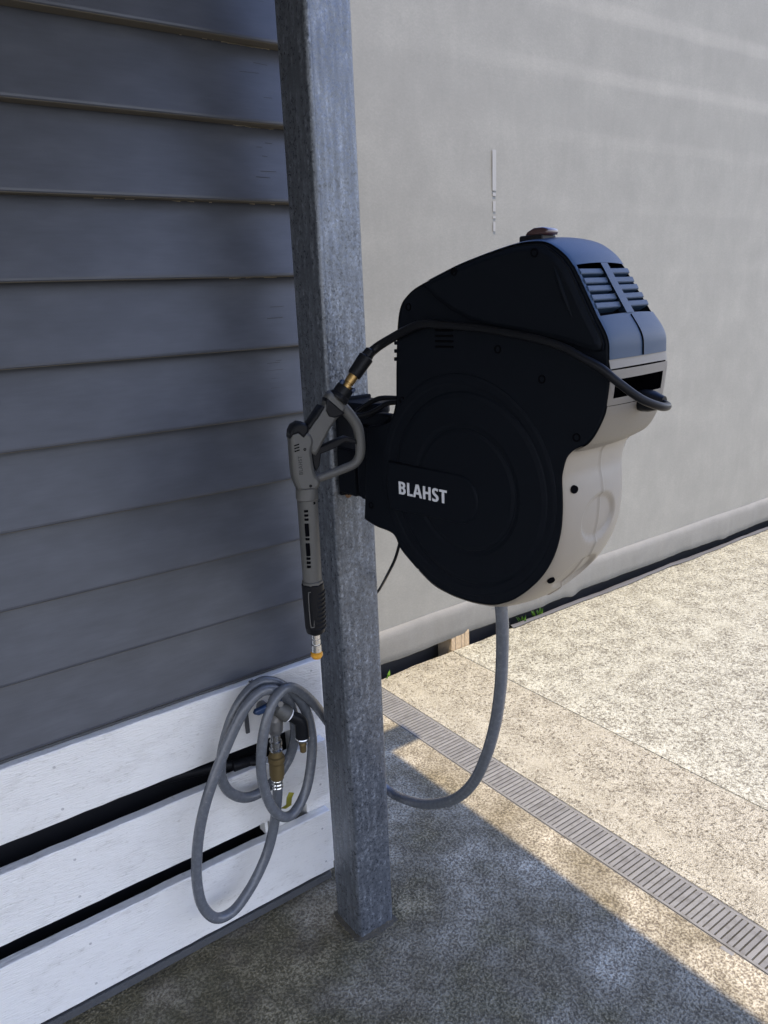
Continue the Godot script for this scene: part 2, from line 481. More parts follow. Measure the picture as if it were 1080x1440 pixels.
func ground() -> void:
	var st := begin()
	quad(st, Vector3(-200, -0.13, -200), Vector3(200, -0.13, -200), Vector3(200, -0.13, 200), Vector3(-200, -0.13, 200))
	obj("ground", st, M.soil, null, "structure")
	var pv := Node3D.new()
	pv.name = "pavement"
	add_child(pv)
	pv.set_meta("kind", "structure")
	# the slab beside the wall carries its own texture coordinates
	st = begin()
	var x0 := -1.1
	var x1 := 1.511
	var z0 := -2.405
	var z1 := 0.206
	for v in [[x0, z0], [x1, z0], [x1, z1], [x0, z0], [x1, z1], [x0, z1]]:
		st.set_smooth_group(4294967295)
		st.set_uv(Vector2((v[0] - x0) / (x1 - x0), (v[1] - z0) / (z1 - z0)))
		st.add_vertex(Vector3(v[0], 0.0, v[1]))
	for e in [[Vector3(x1, 0, z0), Vector3(x1, 0, z1)], [Vector3(x0, 0, z0), Vector3(x1, 0, z0)]]:
		var dn := Vector3(0, -0.12, 0)
		for v in [e[0], e[1], e[1] + dn, e[0], e[1] + dn, e[0] + dn]:
			st.set_uv(Vector2((v.x - x0) / (x1 - x0), (v.z - z0) / (z1 - z0)))
			st.add_vertex(v)
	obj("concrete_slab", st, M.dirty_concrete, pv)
	var rough_edge := func(xa: float, xb: float, za: float, zb: float, m: Material):
		# a slab whose fence-side edge wanders a little, as a trowelled edge does
		var s := begin()
		var nz := FastNoiseLite.new()
		nz.seed = 5
		nz.frequency = 2.2
		var steps := 60
		var top := PackedVector3Array()
		for i in steps + 1:
			var x := lerpf(xa, xb, float(i) / steps)
			top.append(Vector3(x, 0, za + (nz.get_noise_1d(x) * 0.012 if za < -2.0 else 0.0)))
		for i in steps:
			var a := top[i]
			var b := top[i + 1]
			var r := Vector3(0, -0.008, -0.006)
			quad(s, a, b, Vector3(b.x, 0, zb), Vector3(a.x, 0, zb), 1)
			quad(s, a + r, b + r, b, a, 1)
			quad(s, a + Vector3(0, -0.12, -0.006), b + Vector3(0, -0.12, -0.006), b + r, a + r, 2)
		for x in [xa, xb]:
			quad(s, Vector3(x, 0, za), Vector3(x, 0, zb), Vector3(x, -0.12, zb), Vector3(x, -0.12, za))
		obj("concrete_slab", s, m, pv)
	rough_edge.call(1.639, 2.074, -2.405, 8.0, M.cream_concrete)
	rough_edge.call(2.0785, 12.0, -2.405, 8.0, M.pale_concrete)
	rough_edge.call(-1.1, 1.511, 0.209, 8.0, M.cream_concrete)
	rough_edge.call(-9.0, -1.103, -1.7, 8.0, M.cream_concrete)
	# channel under the grates
	st = begin()
	quad(st, Vector3(1.511, -0.1, -2.41), Vector3(1.639, -0.1, -2.41), Vector3(1.639, -0.1, 8), Vector3(1.511, -0.1, 8))
	quad(st, Vector3(1.511, -0.1, -2.41), Vector3(1.511, -0.1, 8), Vector3(1.511, -0.02, 8), Vector3(1.511, -0.02, -2.41))
	obj("drain_channel", st, M.deep_black, pv)
	# three grates laid end to end, slots every 16 mm
	var rng := RandomNumberGenerator.new()
	rng.seed = 7
	var bar := begin()
	box(bar, Vector3.ZERO, Vector3(0.102, 0.012, 0.0118), 0.0008)
	bar.generate_normals()
	bar.index()
	var bar_mesh := bar.commit()
	var tones := []
	for k in 4:
		var mm: StandardMaterial3D = M.grate_plastic.duplicate()
		mm.albedo_color = Color(0.168 + 0.012 * k, 0.165 + 0.012 * k, 0.154 + 0.011 * k).linear_to_srgb()
		tones.append(mm)
	for g in 3:
		var za := -2.403 + g * 0.992
		var t := thing("drain_grate", ["grey slotted drain grate, the length that runs up to the fence", "grey slotted drain grate in the middle of the line, crossed by the hanging grey hose", "grey slotted drain grate nearest the camera at the right edge"][g], "drain grate", Vector3(1.575, 0, za), Basis.IDENTITY, "drain grates in the concrete")
		for s in [-1, 1]:
			st = begin()
			box_ab(st, Vector3(s * 0.0505, -0.02, 0.001), Vector3(s * 0.0585, -0.0005, 0.991), 0.001)
			obj("side_rail", st, tones[2], t)
			st = begin()
			box_ab(st, Vector3(s * 0.0600, -0.03, 0.001), Vector3(s * 0.0632, -0.002, 0.991), 0.0008)
			obj("channel_lip", st, M.grate_plastic, t)
		for k in 62:
			var b := put("bar", bar_mesh, tones[rng.randi() % 4], t)
			b.position = Vector3(0, -0.0068 + rng.randf_range(-0.0004, 0.0004), 0.010 + k * 0.016)
		for x in [0.0]:
			st = begin()
			box_ab(st, Vector3(x - 0.004, -0.022, 0.002), Vector3(x + 0.004, -0.0135, 0.991))
			obj("under_rib", st, M.grate_plastic, t)
		if g == 1:
			st = begin()
			box_ab(st, Vector3(-0.078, -0.02, 0.640), Vector3(-0.0655, 0.001, 0.672), 0.001)
			obj("locking_lug", st, tones[3], t)

func roof() -> void:
	var t := thing("carport_roof", "flat grey carport roof over the wall and post, above the picture", "roof", Vector3(0, 2.62, 0))
	var st := begin()
	box_ab(st, Vector3(-4.5, 0, -1.95), Vector3(0.93, 0.05, 1.5))
	obj("roof_sheet", st, M.roof_steel, t)
	st = begin()
	box_ab(st, Vector3(0.932, -0.0, -1.95), Vector3(0.979, 0.12, 1.5), 0.004)
	obj("barge_board", st, M.grey_paint, t)
	st = begin()
	prism(st, PackedVector2Array([Vector2(-0.052, 0.06), Vector2(-0.05, 0.0), Vector2(-0.03, -0.04), Vector2(0.03, -0.04), Vector2(0.05, 0.0), Vector2(0.052, 0.06)]), 0.981, 1.121, 0.003, Transform3D(Basis(Vector3(0, 0, 1), Vector3(0, 1, 0), Vector3(1, 0, 0)), Vector3(0, 0.02, -1.127)))
	obj("gutter_end", st, M.roof_steel, t)

func wall() -> void:
	var t := thing("weatherboard_wall", "dark blue-grey weatherboard wall on the left behind the steel post", "wall", Vector3(-0.8, 0.678, -1.580))
	var rng := RandomNumberGenerator.new()
	rng.seed = 3
	var half := 1.72
	for k in 13:
		var st := begin()
		var y := 0.003 + k * 0.1538
		var j := rng.randf_range(-0.0015, 0.0015)
		# bevel-back board: thick drip edge proud below, thin top tucked under the next
		var prof := PackedVector2Array([Vector2(0.006 + j, y), Vector2(0.0075 + j, y + 0.002), Vector2(0.0075 + j, y + 0.006), Vector2(-0.034, y + 0.178), Vector2(-0.044, y + 0.178), Vector2(-0.044, y + 0.03), Vector2(-0.036, y + 0.0)])
		prism(st, prof, -half - 0.065, half, 0.001, Transform3D(Basis(Vector3(0, 0, 1), Vector3(0, 1, 0), Vector3(-1, 0, 0)), Vector3.ZERO), 4294967295)
		obj("weatherboard", st, M.grey_paint, t)
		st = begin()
		box_ab(st, Vector3(-half, y - 0.0012, -0.033), Vector3(half + 0.064, y - 0.0002, 0.0045 + j))  # strip under the board, its brown stands in for warm ground bounce
		obj("bounce_strip", st, M.timber_bounce_brown, t)
	var st2 := begin()
	box_ab(st2, Vector3(-half, -0.66, -0.30), Vector3(half - 0.005, 1.93, -0.102))
	obj("wall_core", st2, M.black_void, t)
	st2 = begin()
	box_ab(st2, Vector3(-half, -0.006, -0.07), Vector3(half, 0.0, 0.004))
	obj("flashing", st2, M.dark_plinth, t)
	# pale flakes and old filler where the drip edges meet the board below, mostly near the post
	var chip := begin()
	for k in 120:
		var pick := rng.randi() % 10
		var row: int = [9, 9, 9, 9, 8, 8, 8, 7, 6, 4][pick]
		var x := 1.70 - absf(rng.randfn(0.0, 0.075))
		if row == 7: x = rng.randf_range(1.30, 1.70)
		if row == 4: x = rng.randf_range(1.50, 1.62)
		var yy := 0.003 + row * 0.1538
		box(chip, Vector3(x, yy - 0.0006, -0.0272), Vector3(rng.randf_range(0.004, 0.02), rng.randf_range(0.0014, 0.0042), 0.0024), 0.0, Basis(Vector3(0, 0, 1), rng.randf_range(-0.12, 0.12)))
	obj("paint_flakes", chip, M.old_filler, t, "stuff")
	# cracks at the board ends
	var crack := begin()
	for k in 30:
		var row2: int = rng.randi_range(4, 9)
		var f := rng.randf_range(0.25, 0.85)
		var y2 := 0.003 + row2 * 0.1538 + 0.006 + f * 0.146
		var z2 := 0.0075 - f * 0.0415 * 0.146 / 0.17
		var l := rng.randf_range(0.01, 0.05)
		var xe := 1.695 - rng.randf_range(0.0, 0.03)
		box(crack, Vector3(xe - l * 0.5, y2, z2 - 0.0002), Vector3(l, rng.randf_range(0.0006, 0.0013), 0.002), 0.0, Basis(Vector3(0, 0, 1), rng.randf_range(-0.05, 0.05)))
	obj("end_cracks", crack, M.letter_dark, t, "stuff")

	var s := thing("slatted_skirt", "white painted slatted boards with black gaps below the weatherboards", "skirting", Vector3(-0.8, 0, -1.556))
	var nz := FastNoiseLite.new()
	nz.seed = 9
	nz.frequency = 9.0
	var slats := []
	var rows := [[0.504, 0.6705], [0.273, 0.4385], [0.036, 0.222]]
	for r in rows.size():
		var st := begin()
		var n := 90
		var ya: float = rows[r][0]
		var yb: float = rows[r][1]
		var sec := []
		for i in n + 1:
			var x := lerpf(-half, 1.6945, float(i) / n)
			var a := ya + nz.get_noise_2d(x * 3.0, r * 10.0) * 0.0022
			var b := yb + nz.get_noise_2d(x * 3.0, r * 10.0 + 5.0) * 0.0022
			sec.append([Vector3(x, a + 0.002, -0.026), Vector3(x, a, -0.002), Vector3(x, a + 0.002, 0.0), Vector3(x, b - 0.002, 0.0), Vector3(x, b, -0.002), Vector3(x, b, -0.026)])
		for i in n:
			for q in 6:
				quad(st, sec[i][q], sec[i][(q + 1) % 6], sec[i + 1][(q + 1) % 6], sec[i + 1][q], 10 + q)
		for e in [0, n]:
			quad(st, sec[e][0], sec[e][2], sec[e][3], sec[e][5])
		slats.append(obj("slat", st, M.white_paint, s))
	for r in rows.size():
		for x in [1.668, 1.05, 0.235, -0.3, -0.865]:
			for e in [0.035, 0.135]:
				var nl := begin()
				lathe(nl, Vector3(x + rng.randf_range(-0.006, 0.006), float(rows[r][0]) + e + rng.randf_range(-0.008, 0.008), -0.0004), Vector3(0, 0, 1), [[0.0, 0.0034], [0.0009, 0.0030], [0.0006, 0.0010]], 10)
				obj("nail_head", nl, M.nail_paint, slats[r])
	for b in [[1.64, 1.714], [0.2, 0.27], [-0.9, -0.83]]:
		var st := begin()
		box_ab(st, Vector3(b[0], 0.03, -0.12), Vector3(b[1], 0.675, -0.0275), 0.002)
		obj("batten", st, M.white_paint, s)
	var pk := begin()
	box_ab(pk, Vector3(1.53, 0.215, -0.06), Vector3(1.598, 0.285, -0.029), 0.002)
	box_ab(pk, Vector3(1.515, 0.215, -0.06), Vector3(1.524, 0.285, -0.029), 0.001)
	obj("packer", pk, M.white_paint, s)
	pk = begin()
	box_ab(pk, Vector3(-half, 0.0, -0.1), Vector3(1.69, 0.022, -0.006), 0.003)
	obj("plinth", pk, M.dark_plinth, s)

func fence() -> void:
	var t := thing("shade_cloth_screen", "pale grey shade cloth stretched over the fence on the right", "fence screen", Vector3(0.9, 0.0, -2.43))
	var st := begin()
	var nz := FastNoiseLite.new()
	nz.seed = 41
	nz.frequency = 0.9
	var folds := [[2.99, 0.06, 1.3], [2.722, 0.062, 1.4], [2.464, 0.055, 1.05], [2.205, 0.05, 0.42], [1.927, 0.05, 0.34], [1.661, 0.05, 0.22], [1.39, 0.05, 0.12], [1.12, 0.05, 0.1]]
	var nx := 120
	var ny := 260
	var rows := []
	for j in ny + 1:
		var y := lerpf(0.196, 3.25, float(j) / ny)
		var row := PackedVector3Array()
		for i in nx + 1:
			var x := 7.0 * i / nx
			var z := 0.0
			for f in folds:
				var yt: float = f[0] + nz.get_noise_2d(x * 0.8, f[0] * 9.0) * 0.008
				var d: float = yt - y
				var k: float = f[2] * clampf((x - 0.9) * 0.8, 0.15, 1.0) * (0.8 + 0.5 * nz.get_noise_2d(x, f[0] * 3.0))
				if d > 0.0 and d < f[1]:
					z += clampf(d / f[1], 0.0, 1.0) * 0.0050 * k
				elif d >= f[1] and d < 0.26:
					z += 0.0050 * k * (1.0 - clampf((d - f[1]) / (0.26 - f[1]), 0.0, 1.0))
			z += nz.get_noise_2d(x * 0.7, y * 0.9) * 0.006 + nz.get_noise_2d(x * 5.0, y * 1.1 + 40.0) * 0.0009
			row.append(Vector3(x, y, z))
		rows.append(row)
	for j in ny:
		for i in nx:
			quad(st, rows[j][i], rows[j + 1][i], rows[j + 1][i + 1], rows[j][i + 1], 1)
	obj("cloth_panel", st, M.shade_cloth, t)
	# rolled hem along the foot
	st = begin()
	rows = []
	var hz := FastNoiseLite.new()
	hz.seed = 44
	hz.frequency = 1.6
	var prof := [[0.206, 0.0015], [0.2, 0.010], [0.188, 0.017], [0.17, 0.020], [0.13, 0.0195], [0.09, 0.018], [0.055, 0.016], [0.05, 0.012], [0.052, 0.0]]
	nx = 400
	for p in prof.size():
		var row := PackedVector3Array()
		for i in nx + 1:
			var x := 7.0 * i / nx
			var low := clampf((0.2 - float(prof[p][0])) / 0.15, 0.0, 1.0)
			var kink := exp(-pow((x - 1.99) / 0.035, 2.0)) * -0.012 + (0.010 if x > 2.02 else 0.0) * clampf((x - 2.02) / 0.04, 0.0, 1.0)
			kink += exp(-pow((x - 3.38) / 0.04, 2.0)) * -0.010
			var y: float = prof[p][0] + low * (hz.get_noise_1d(x) * 0.010 - 0.0055 * x + 0.010 + kink) + hz.get_noise_1d(x * 0.7 + 50.0) * 0.004
			var z: float = prof[p][1] * (1.0 + 0.35 * hz.get_noise_2d(x * 2.5, 3.0)) + low * hz.get_noise_2d(x * 3.0, 9.0) * 0.006 + low * exp(-pow((x - 1.99) / 0.05, 2.0)) * 0.008
			row.append(Vector3(x, y, z + nz.get_noise_2d(x * 0.7, 0.18) * 0.006))
		rows.append(row)
	for j in prof.size() - 1:
		for i in nx:
			quad(st, rows[j][i], rows[j][i + 1], rows[j + 1][i + 1], rows[j + 1][i], 1)
	obj("hem", st, M.hem_cloth, t)
	# a pale vertical mark on the cloth, in two lengths
	for q in [[1.945, 2.098, 0.0095], [1.925, 1.938, 0.008], [1.79, 1.825, 0.006], [1.84, 1.848, 0.007], [1.866, 1.905, 0.007]]:
		st = begin()
		box_ab(st, Vector3(1.456 - q[2], q[0], 0.0062), Vector3(1.456 + q[2] * 1.2, q[1], 0.0065))
		obj("pale_mark", st, M.cloth_mark, t)
	# scratches on the hem
	st = begin()
	for a in [[1.452, 0.150, 0.030, -0.35], [1.462, 0.163, 0.028, 1.25], [1.43, 0.155, 0.018, 1.4], [1.48, 0.158, 0.014, 1.0], [1.405, 0.14, 0.006, 0.0]]:
		box(st, Vector3(a[0], a[1], 0.0255), Vector3(0.0022, a[2], 0.0012), 0.0, Basis(Vector3(0, 0, 1), a[3]))
	obj("chalk_scratches", st, M.cloth_mark, t, "stuff")

	var bf := thing("added_fence", "unseen timber fence boards added behind the shade cloth to block skylight", "fence", Vector3(0.6, -0.13, -2.56))
	for k in 13:  # unseen boards added so no skylight comes through under the hem
		st = begin()
		box_ab(st, Vector3(0, 0.02 + k * 0.262, -0.02), Vector3(7.6, 0.27 + k * 0.262, 0.0))
		obj("backing_board", st, M.backing_timber, bf)
	for p in [[2.131, "pine stake whose pale foot shows below the hem beside the grey hose"]]:
		var fp := thing("fence_stake", p[1], "fence stake", Vector3(p[0], -0.13, -2.4635))
		st = begin()
		box_ab(st, Vector3(-0.054, 0, -0.05), Vector3(0.054, 0.285, 0.048), 0.003)
		obj("stake_timber", st, M.pine, fp)
		st = begin()
		for x in [-0.031, 0.004, 0.026]:
			box_ab(st, Vector3(x - 0.0012, 0.05, 0.0475), Vector3(x + 0.0012, 0.28, 0.0486))
		obj("shrinkage_check", st, M.timber_bounce_brown, fp)

func post() -> void:
	var t := thing("steel_post", "square galvanised steel post standing in front of the wall end", "post", Vector3(0.882, 0, -1.390))
	var st := begin()
	var o := PackedVector2Array()
	var h := 0.052
	var hz := 0.0555
	var r := 0.009
	for c in [[1, 1, 0.0], [-1, 1, 0.5], [-1, -1, 1.0], [1, -1, 1.5]]:
		for k in 6:
			var a: float = (c[2] + k / 10.0) * PI
			o.append(Vector2(c[0] * (h - r) + cos(a) * r, c[1] * (hz - r) + sin(a) * r))
	prism(st, o, 0.0, 2.62, 0.0, Transform3D(Basis(Vector3(1, 0, 0), Vector3(0, 0, -1), Vector3(0, 1, 0)), Vector3.ZERO), 1)
	obj("shaft", st, M.galvanised, t)
	# weld seam line down the front face
	st = begin()
	box_ab(st, Vector3(-0.0415, 0.01, 0.0552), Vector3(-0.0395, 2.6, 0.0559))
	obj("weld_seam", st, M.galvanised, t)
	# mortar the installer smeared round the foot
	st = begin()
	var nz := FastNoiseLite.new()
	nz.seed = 77
	nz.frequency = 1.4
	var n := 64
	var rows := []
	for ring in [[-0.001, 0.007], [0.003, 0.0045], [0.011, 0.0022], [0.022, -0.003]]:
		var row := PackedVector3Array()
		for k in n:
			var a := TAU * k / n
			var d := Vector2(cos(a), sin(a))
			var s := 1.0 / maxf(absf(d.x) / h, absf(d.y) / hz)
			var wob := 1.0 + 0.45 * nz.get_noise_2d(d.x * 2.0, d.y * 2.0) + 0.25 * nz.get_noise_2d(d.x * 8.0, d.y * 8.0)
			var q := d * (s + float(ring[0]) * wob * 0.75)
			row.append(Vector3(q.x, float(ring[1]) * (1.0 + nz.get_noise_2d(d.x * 5.0 + 9.0, d.y * 5.0) * 0.9), q.y))
		rows.append(row)
	for j in 3:
		for k in n:
			quad(st, rows[j][k], rows[j][(k + 1) % n], rows[j + 1][(k + 1) % n], rows[j + 1][k], 1)
	obj("mortar_collar", st, M.mortar, t)
	st = begin()
	lathe(st, Vector3(-0.015, 1.149, 0.0552), Vector3(0, 0, 1), [[0.0, 0.0095], [0.0006, 0.009]], 16)
	obj("rust_ring", st, M.rust, t)
	st = begin()
	lathe(st, Vector3(-0.015, 1.149, 0.0556), Vector3(0, 0, 1), [[0.0, 0.003], [0.0006, 0.0028]], 10)
	obj("screw_hole", st, M.deep_black, t)

func bracket() -> void:
	var t := thing("swivel_bracket", "black swivel wall bracket bolted to the front of the steel post", "bracket", Vector3(0.888, 1.14, -1.3345))
	var st := begin()
	box_ab(st, Vector3(-0.044, 0.01, 0.0), Vector3(0.044, 0.215, 0.008), 0.002)
	obj("back_plate", st, M.black_plastic, t)
	for y in [0.016, 0.185]:
		st = begin()
		prism(st, PackedVector2Array([Vector2(-0.04, 0.006), Vector2(0.04, 0.006), Vector2(0.034, 0.085), Vector2(0.012, 0.108), Vector2(-0.012, 0.108), Vector2(-0.034, 0.085)]), y, y + 0.024, 0.003, Transform3D(Basis(Vector3(1, 0, 0), Vector3(0, 0, 1), Vector3(0, 1, 0)), Vector3.ZERO))
		obj("flange", st, M.black_plastic, t)
	st = begin()
	lathe(st, Vector3(0.0, 0.0, 0.074), Vector3.UP, [[0.0, 0.008], [0.004, 0.0125], [0.208, 0.0125], [0.213, 0.008]], 16)
	obj("pivot_pin", st, M.black_rubber, t)
	st = begin()
	box_ab(st, Vector3(-0.05, 0.02, 0.008), Vector3(-0.036, 0.115, 0.07), 0.003)
	obj("side_cheek", st, M.black_plastic, t)

# thickness of the reel at a height above its lowest point
func thick(v: float) -> float:
	return lerpf(0.166, lerpf(0.158, 0.132, smoothstep(0.43, 0.54, v)), smoothstep(0.26, 0.36, v))

func dense(p: PackedVector2Array, step: float) -> PackedVector2Array:
	var a := []
	for q in p: a.append(Vector3(q.x, q.y, 0))
	var fine := catmull(a, 24)
	var out := PackedVector2Array([p[0]])
	var run := 0.0
	for i in range(1, fine.size()):
		run += fine[i].distance_to(fine[i - 1])
		if run >= step:
			out.append(Vector2(fine[i].x, fine[i].y))
			run = 0.0
	if out[out.size() - 1].distance_to(p[p.size() - 1]) > step * 0.4:
		out.append(p[p.size() - 1])
	else:
		out[out.size() - 1] = p[p.size() - 1]
	return out

# skin between the two sides of the reel along a stretch of its outline; lift moves it outwards, w0..w1 limits it across the width (0..1)
func shell(st: SurfaceTool, p: PackedVector2Array, bulge: float, lift: float, w0 := 0.0, w1 := 1.0, dimples := [], nw := 40, ease := 0) -> void:
	var rows := []
	var n := p.size()
	for i in n:
		var d := (p[mini(i + 1, n - 1)] - p[maxi(i - 1, 0)]).normalized()
		var out := Vector2(d.y, -d.x)
		var th := thick(p[i].y)
		var row := PackedVector3Array()
		for k in nw + 1:
			var f := lerpf(w0, w1, float(k) / nw)
			var e := lift + bulge * (1.0 if ease == 0 else lerpf(0.22, 1.0, smoothstep(0.0, 1.0, float(n - 1 - i) / ease))) * pow(maxf(sin(PI * clampf(f, 0.0, 1.0)), 0.0), 0.6)
			if dimples: e += 0.0022 * exp(-pow((f - 0.5) * th / 0.0024, 2.0))
			for q in dimples:
				var dd := Vector2(((f - 0.5) * th - q[2]) * 0.8, p[i].distance_to(Vector2(q[0], q[1]))).length()
				e -= q[4] * (1.0 - smoothstep(q[3] - 0.007, q[3], dd))
			row.append(Vector3(p[i].x + out.x * e, p[i].y + out.y * e, -f * th))
		rows.append(row)
	for i in n - 1:
		for k in nw:
			quad(st, rows[i][k], rows[i][k + 1], rows[i + 1][k + 1], rows[i + 1][k], 1)

func reel() -> void:
	var yaw := deg_to_rad(7.5)
	var u := Vector3(sin(yaw), 0, cos(yaw))
	var t := thing("hose_reel", "big black and grey retractable pressure washer hose reel hung on the post", "hose reel", Vector3(0.779, 1.04, -1.256), Basis(u, Vector3.UP, u.cross(Vector3.UP)))
	var near := PackedVector2Array([Vector2(0.0889, 0.1047), Vector2(0.1220, 0.0953), Vector2(0.1674, 0.0889), Vector2(0.1873, 0.0627), Vector2(0.2264, 0.0345), Vector2(0.2640, 0.0142), Vector2(0.2998, 0.0063), Vector2(0.3308, 0.0042), Vector2(0.3639, 0.0052), Vector2(0.3989, 0.0108), Vector2(0.4224, 0.0206), Vector2(0.4440, 0.0333), Vector2(0.4718, 0.0571), Vector2(0.4980, 0.0872), Vector2(0.5173, 0.1227), Vector2(0.5277, 0.1596), Vector2(0.5304, 0.1920), Vector2(0.5296, 0.2211), Vector2(0.5281, 0.2444), Vector2(0.5301, 0.2584), Vector2(0.5356, 0.2763), Vector2(0.5460, 0.2880), Vector2(0.5585, 0.2951), Vector2(0.5692, 0.3023), Vector2(0.5803, 0.3174), Vector2(0.5915, 0.3410), Vector2(0.5965, 0.3628), Vector2(0.5980, 0.3800), Vector2(0.5978, 0.3973), Vector2(0.5955, 0.4129), Vector2(0.5950, 0.4247), Vector2(0.5940, 0.4381), Vector2(0.5889, 0.4514), Vector2(0.5762, 0.4715), Vector2(0.5663, 0.4893), Vector2(0.5536, 0.5118), Vector2(0.5454, 0.5265), Vector2(0.5374, 0.5389), Vector2(0.5259, 0.5520), Vector2(0.5097, 0.5641), Vector2(0.4958, 0.5711), Vector2(0.4800, 0.5742), Vector2(0.4553, 0.5743), Vector2(0.4294, 0.5712), Vector2(0.3870, 0.5630), Vector2(0.3363, 0.5512), Vector2(0.3003, 0.5402), Vector2(0.2641, 0.5287), Vector2(0.2430, 0.5215), Vector2(0.2261, 0.5121), Vector2(0.2105, 0.4986), Vector2(0.2028, 0.4823), Vector2(0.1987, 0.4634), Vector2(0.1957, 0.4388), Vector2(0.1914, 0.3887), Vector2(0.1887, 0.3374), Vector2(0.1735, 0.3014), Vector2(0.1398, 0.2883), Vector2(0.1092, 0.2829)])
	var st := begin()
	prism(st, dense(near, 0.012), -0.010, 0.0, 0.003, Transform3D.IDENTITY)
	obj("side_panel", st, M.black_plastic, t)
	# far side
	st = begin()
	var ix := Geometry2D.triangulate_polygon(near)
	for k in range(0, ix.size(), 3):
		var a := near[ix[k]]
		var b := near[ix[k + 1]]
		var c := near[ix[k + 2]]
		tri(st, Vector3(a.x, a.y, -thick(a.y)), Vector3(c.x, c.y, -thick(c.y)), Vector3(b.x, b.y, -thick(b.y)))
	obj("side_panel", st, M.black_plastic, t)
	# skins round the rim, split where the housing changes
	st = begin()
	shell(st, dense(near.slice(4, 23), 0.0035), 0.016, 0.0, 0.0, 1.0, [[0.5285, 0.172, -0.002, 0.038, 0.0065], [0.492, 0.078, -0.002, 0.038, 0.0065], [0.41, 0.020, -0.002, 0.034, 0.005]], 110, 26)
	obj("drum_housing", st, M.grey_plastic, t)
	st = begin()
	shell(st, dense(PackedVector2Array([near[21], near[22], near[23], near[24], near[25], Vector2(0.5948, 0.3545)]), 0.003), 0.004, 0.002)
	obj("nose_lip", st, M.band_plastic, t)
	# mouth: a frame of four sides and a dark throat
	var ma := Vector2(0.5950, 0.3560)
	var mb := Vector2(0.5988, 0.3940)
	st = begin()
	var mouth := dense(PackedVector2Array([ma, Vector2(0.5972, 0.374), mb]), 0.003)
	shell(st, mouth, 0.004, 0.001, 0.0, 0.07, [], 6)
	shell(st, mouth, 0.004, 0.001, 0.91, 1.0, [], 6)
	shell(st, PackedVector2Array([Vector2(0.5948, 0.3548), ma, ma + Vector2(0.0005, 0.008)]), 0.004, 0.0012)
	shell(st, PackedVector2Array([mb - Vector2(0.0, 0.0045), mb, Vector2(0.5988, 0.4025)]), 0.004, 0.0012)
	obj("nose_band", st, M.band_plastic, t)
	st = begin()
	shell(st, PackedVector2Array([Vector2(0.5985, 0.4038), Vector2(0.5972, 0.4095), Vector2(0.5956, 0.4160)]), 0.004, 0.0010)
	obj("nose_band", st, M.band_plastic, t)
	st = begin()
	for f in [[Vector3(0.53, 0.354, -0.152), Vector3(0.532, 0.408, -0.004)], [Vector3(0.532, 0.406, -0.150), Vector3(0.594, 0.408, -0.006)], [Vector3(0.532, 0.352, -0.150), Vector3(0.594, 0.354, -0.006)], [Vector3(0.532, 0.354, -0.007), Vector3(0.594, 0.406, -0.005)], [Vector3(0.532, 0.354, -0.151), Vector3(0.594, 0.406, -0.149)]]:
		box_ab(st, f[0], f[1])
	obj("mouth_throat", st, M.deep_black, t)
	# charcoal nose above the band, open where the louvres are
	var prof := near.slice(30, 34)
	prof.insert(0, Vector2(0.5955, 0.4165))
	st = begin()
	shell(st, dense(prof, 0.004), 0.005, 0.002)
	obj("nose_cover", st, M.sky_tinted_plastic, t)
	st = begin()
	shell(st, dense(PackedVector2Array([Vector2(0.5374, 0.5389), Vector2(0.5259, 0.5520), Vector2(0.5097, 0.5641), Vector2(0.4958, 0.5711), Vector2(0.4800, 0.5742), Vector2(0.4553, 0.5743), Vector2(0.4294, 0.5712), Vector2(0.3870, 0.5630), Vector2(0.3363, 0.5512), Vector2(0.3003, 0.5402), Vector2(0.2641, 0.5287)]), 0.004), 0.006, 0.0015)
	obj("top_cover", st, M.sky_tinted_plastic, t)
	st = begin()
	shell(st, dense(near.slice(47, 56), 0.005), 0.006, 0.0)
	shell(st, dense(near.slice(55, 59), 0.005), 0.0, 0.0)
	shell(st, dense(near.slice(0, 5), 0.005), 0.0, 0.0)
	obj("back_cover", st, M.black_plastic, t)
	# moulding line down the middle of the nose and a facet edge across it
	st = begin()
	var mid := PackedVector3Array()
	for q in dense(prof, 0.006): mid.append(Vector3(q.x + 0.0078, q.y + 0.0012, -thick(q.y) * 0.5))
	tube(st, mid, 0.0012, 6)
	obj("moulding_seam", st, M.deep_black, t)
	var slots := dense(PackedVector2Array([Vector2(0.5762, 0.4715), Vector2(0.5663, 0.4893), Vector2(0.5536, 0.5118), Vector2(0.5454, 0.5265), Vector2(0.5374, 0.5389)]), 0.002)
	st = begin()
	shell(st, slots, 0.004, -0.014)
	var gb := obj("grille_back", st, M.deep_black, t)
	st = begin()
	shell(st, slots, 0.005, 0.003, 0.44, 0.575, [], 8)
	obj("grille_spine", st, M.sky_tinted_plastic, gb)
	st = begin()
	shell(st, slots, 0.005, 0.002, 0.0, 0.03, [], 3)
	obj("grille_edge", st, M.sky_tinted_plastic, gb)
	var sn := slots.size()
	for k in 5:
		var i := int(round((k + 1.0) / 6.0 * (sn - 1)))
		var a := slots[i]
		var d := (slots[mini(i + 1, sn - 1)] - slots[maxi(i - 1, 0)]).normalized()
		var out := Vector2(d.y, -d.x)
		var th := thick(a.y)
		var b := Basis(Vector3(out.x, out.y, 0), Vector3(d.x, d.y, 0), Vector3(0, 0, 1))
		for half in [[0.02, 0.45], [0.56, 0.985]]:
			st = begin()
			var o := Vector3(a.x, a.y, 0) + Vector3(out.x, out.y, 0) * (-0.004)
			box(st, o + Vector3(0, 0, -th * (half[0] + half[1]) * 0.5), Vector3(0.0175, 0.0088, th * (half[1] - half[0])), 0.0012, b)
			obj("louvre", st, M.sky_tinted_plastic, gb)
	# raised cover on the near side
	st = begin()
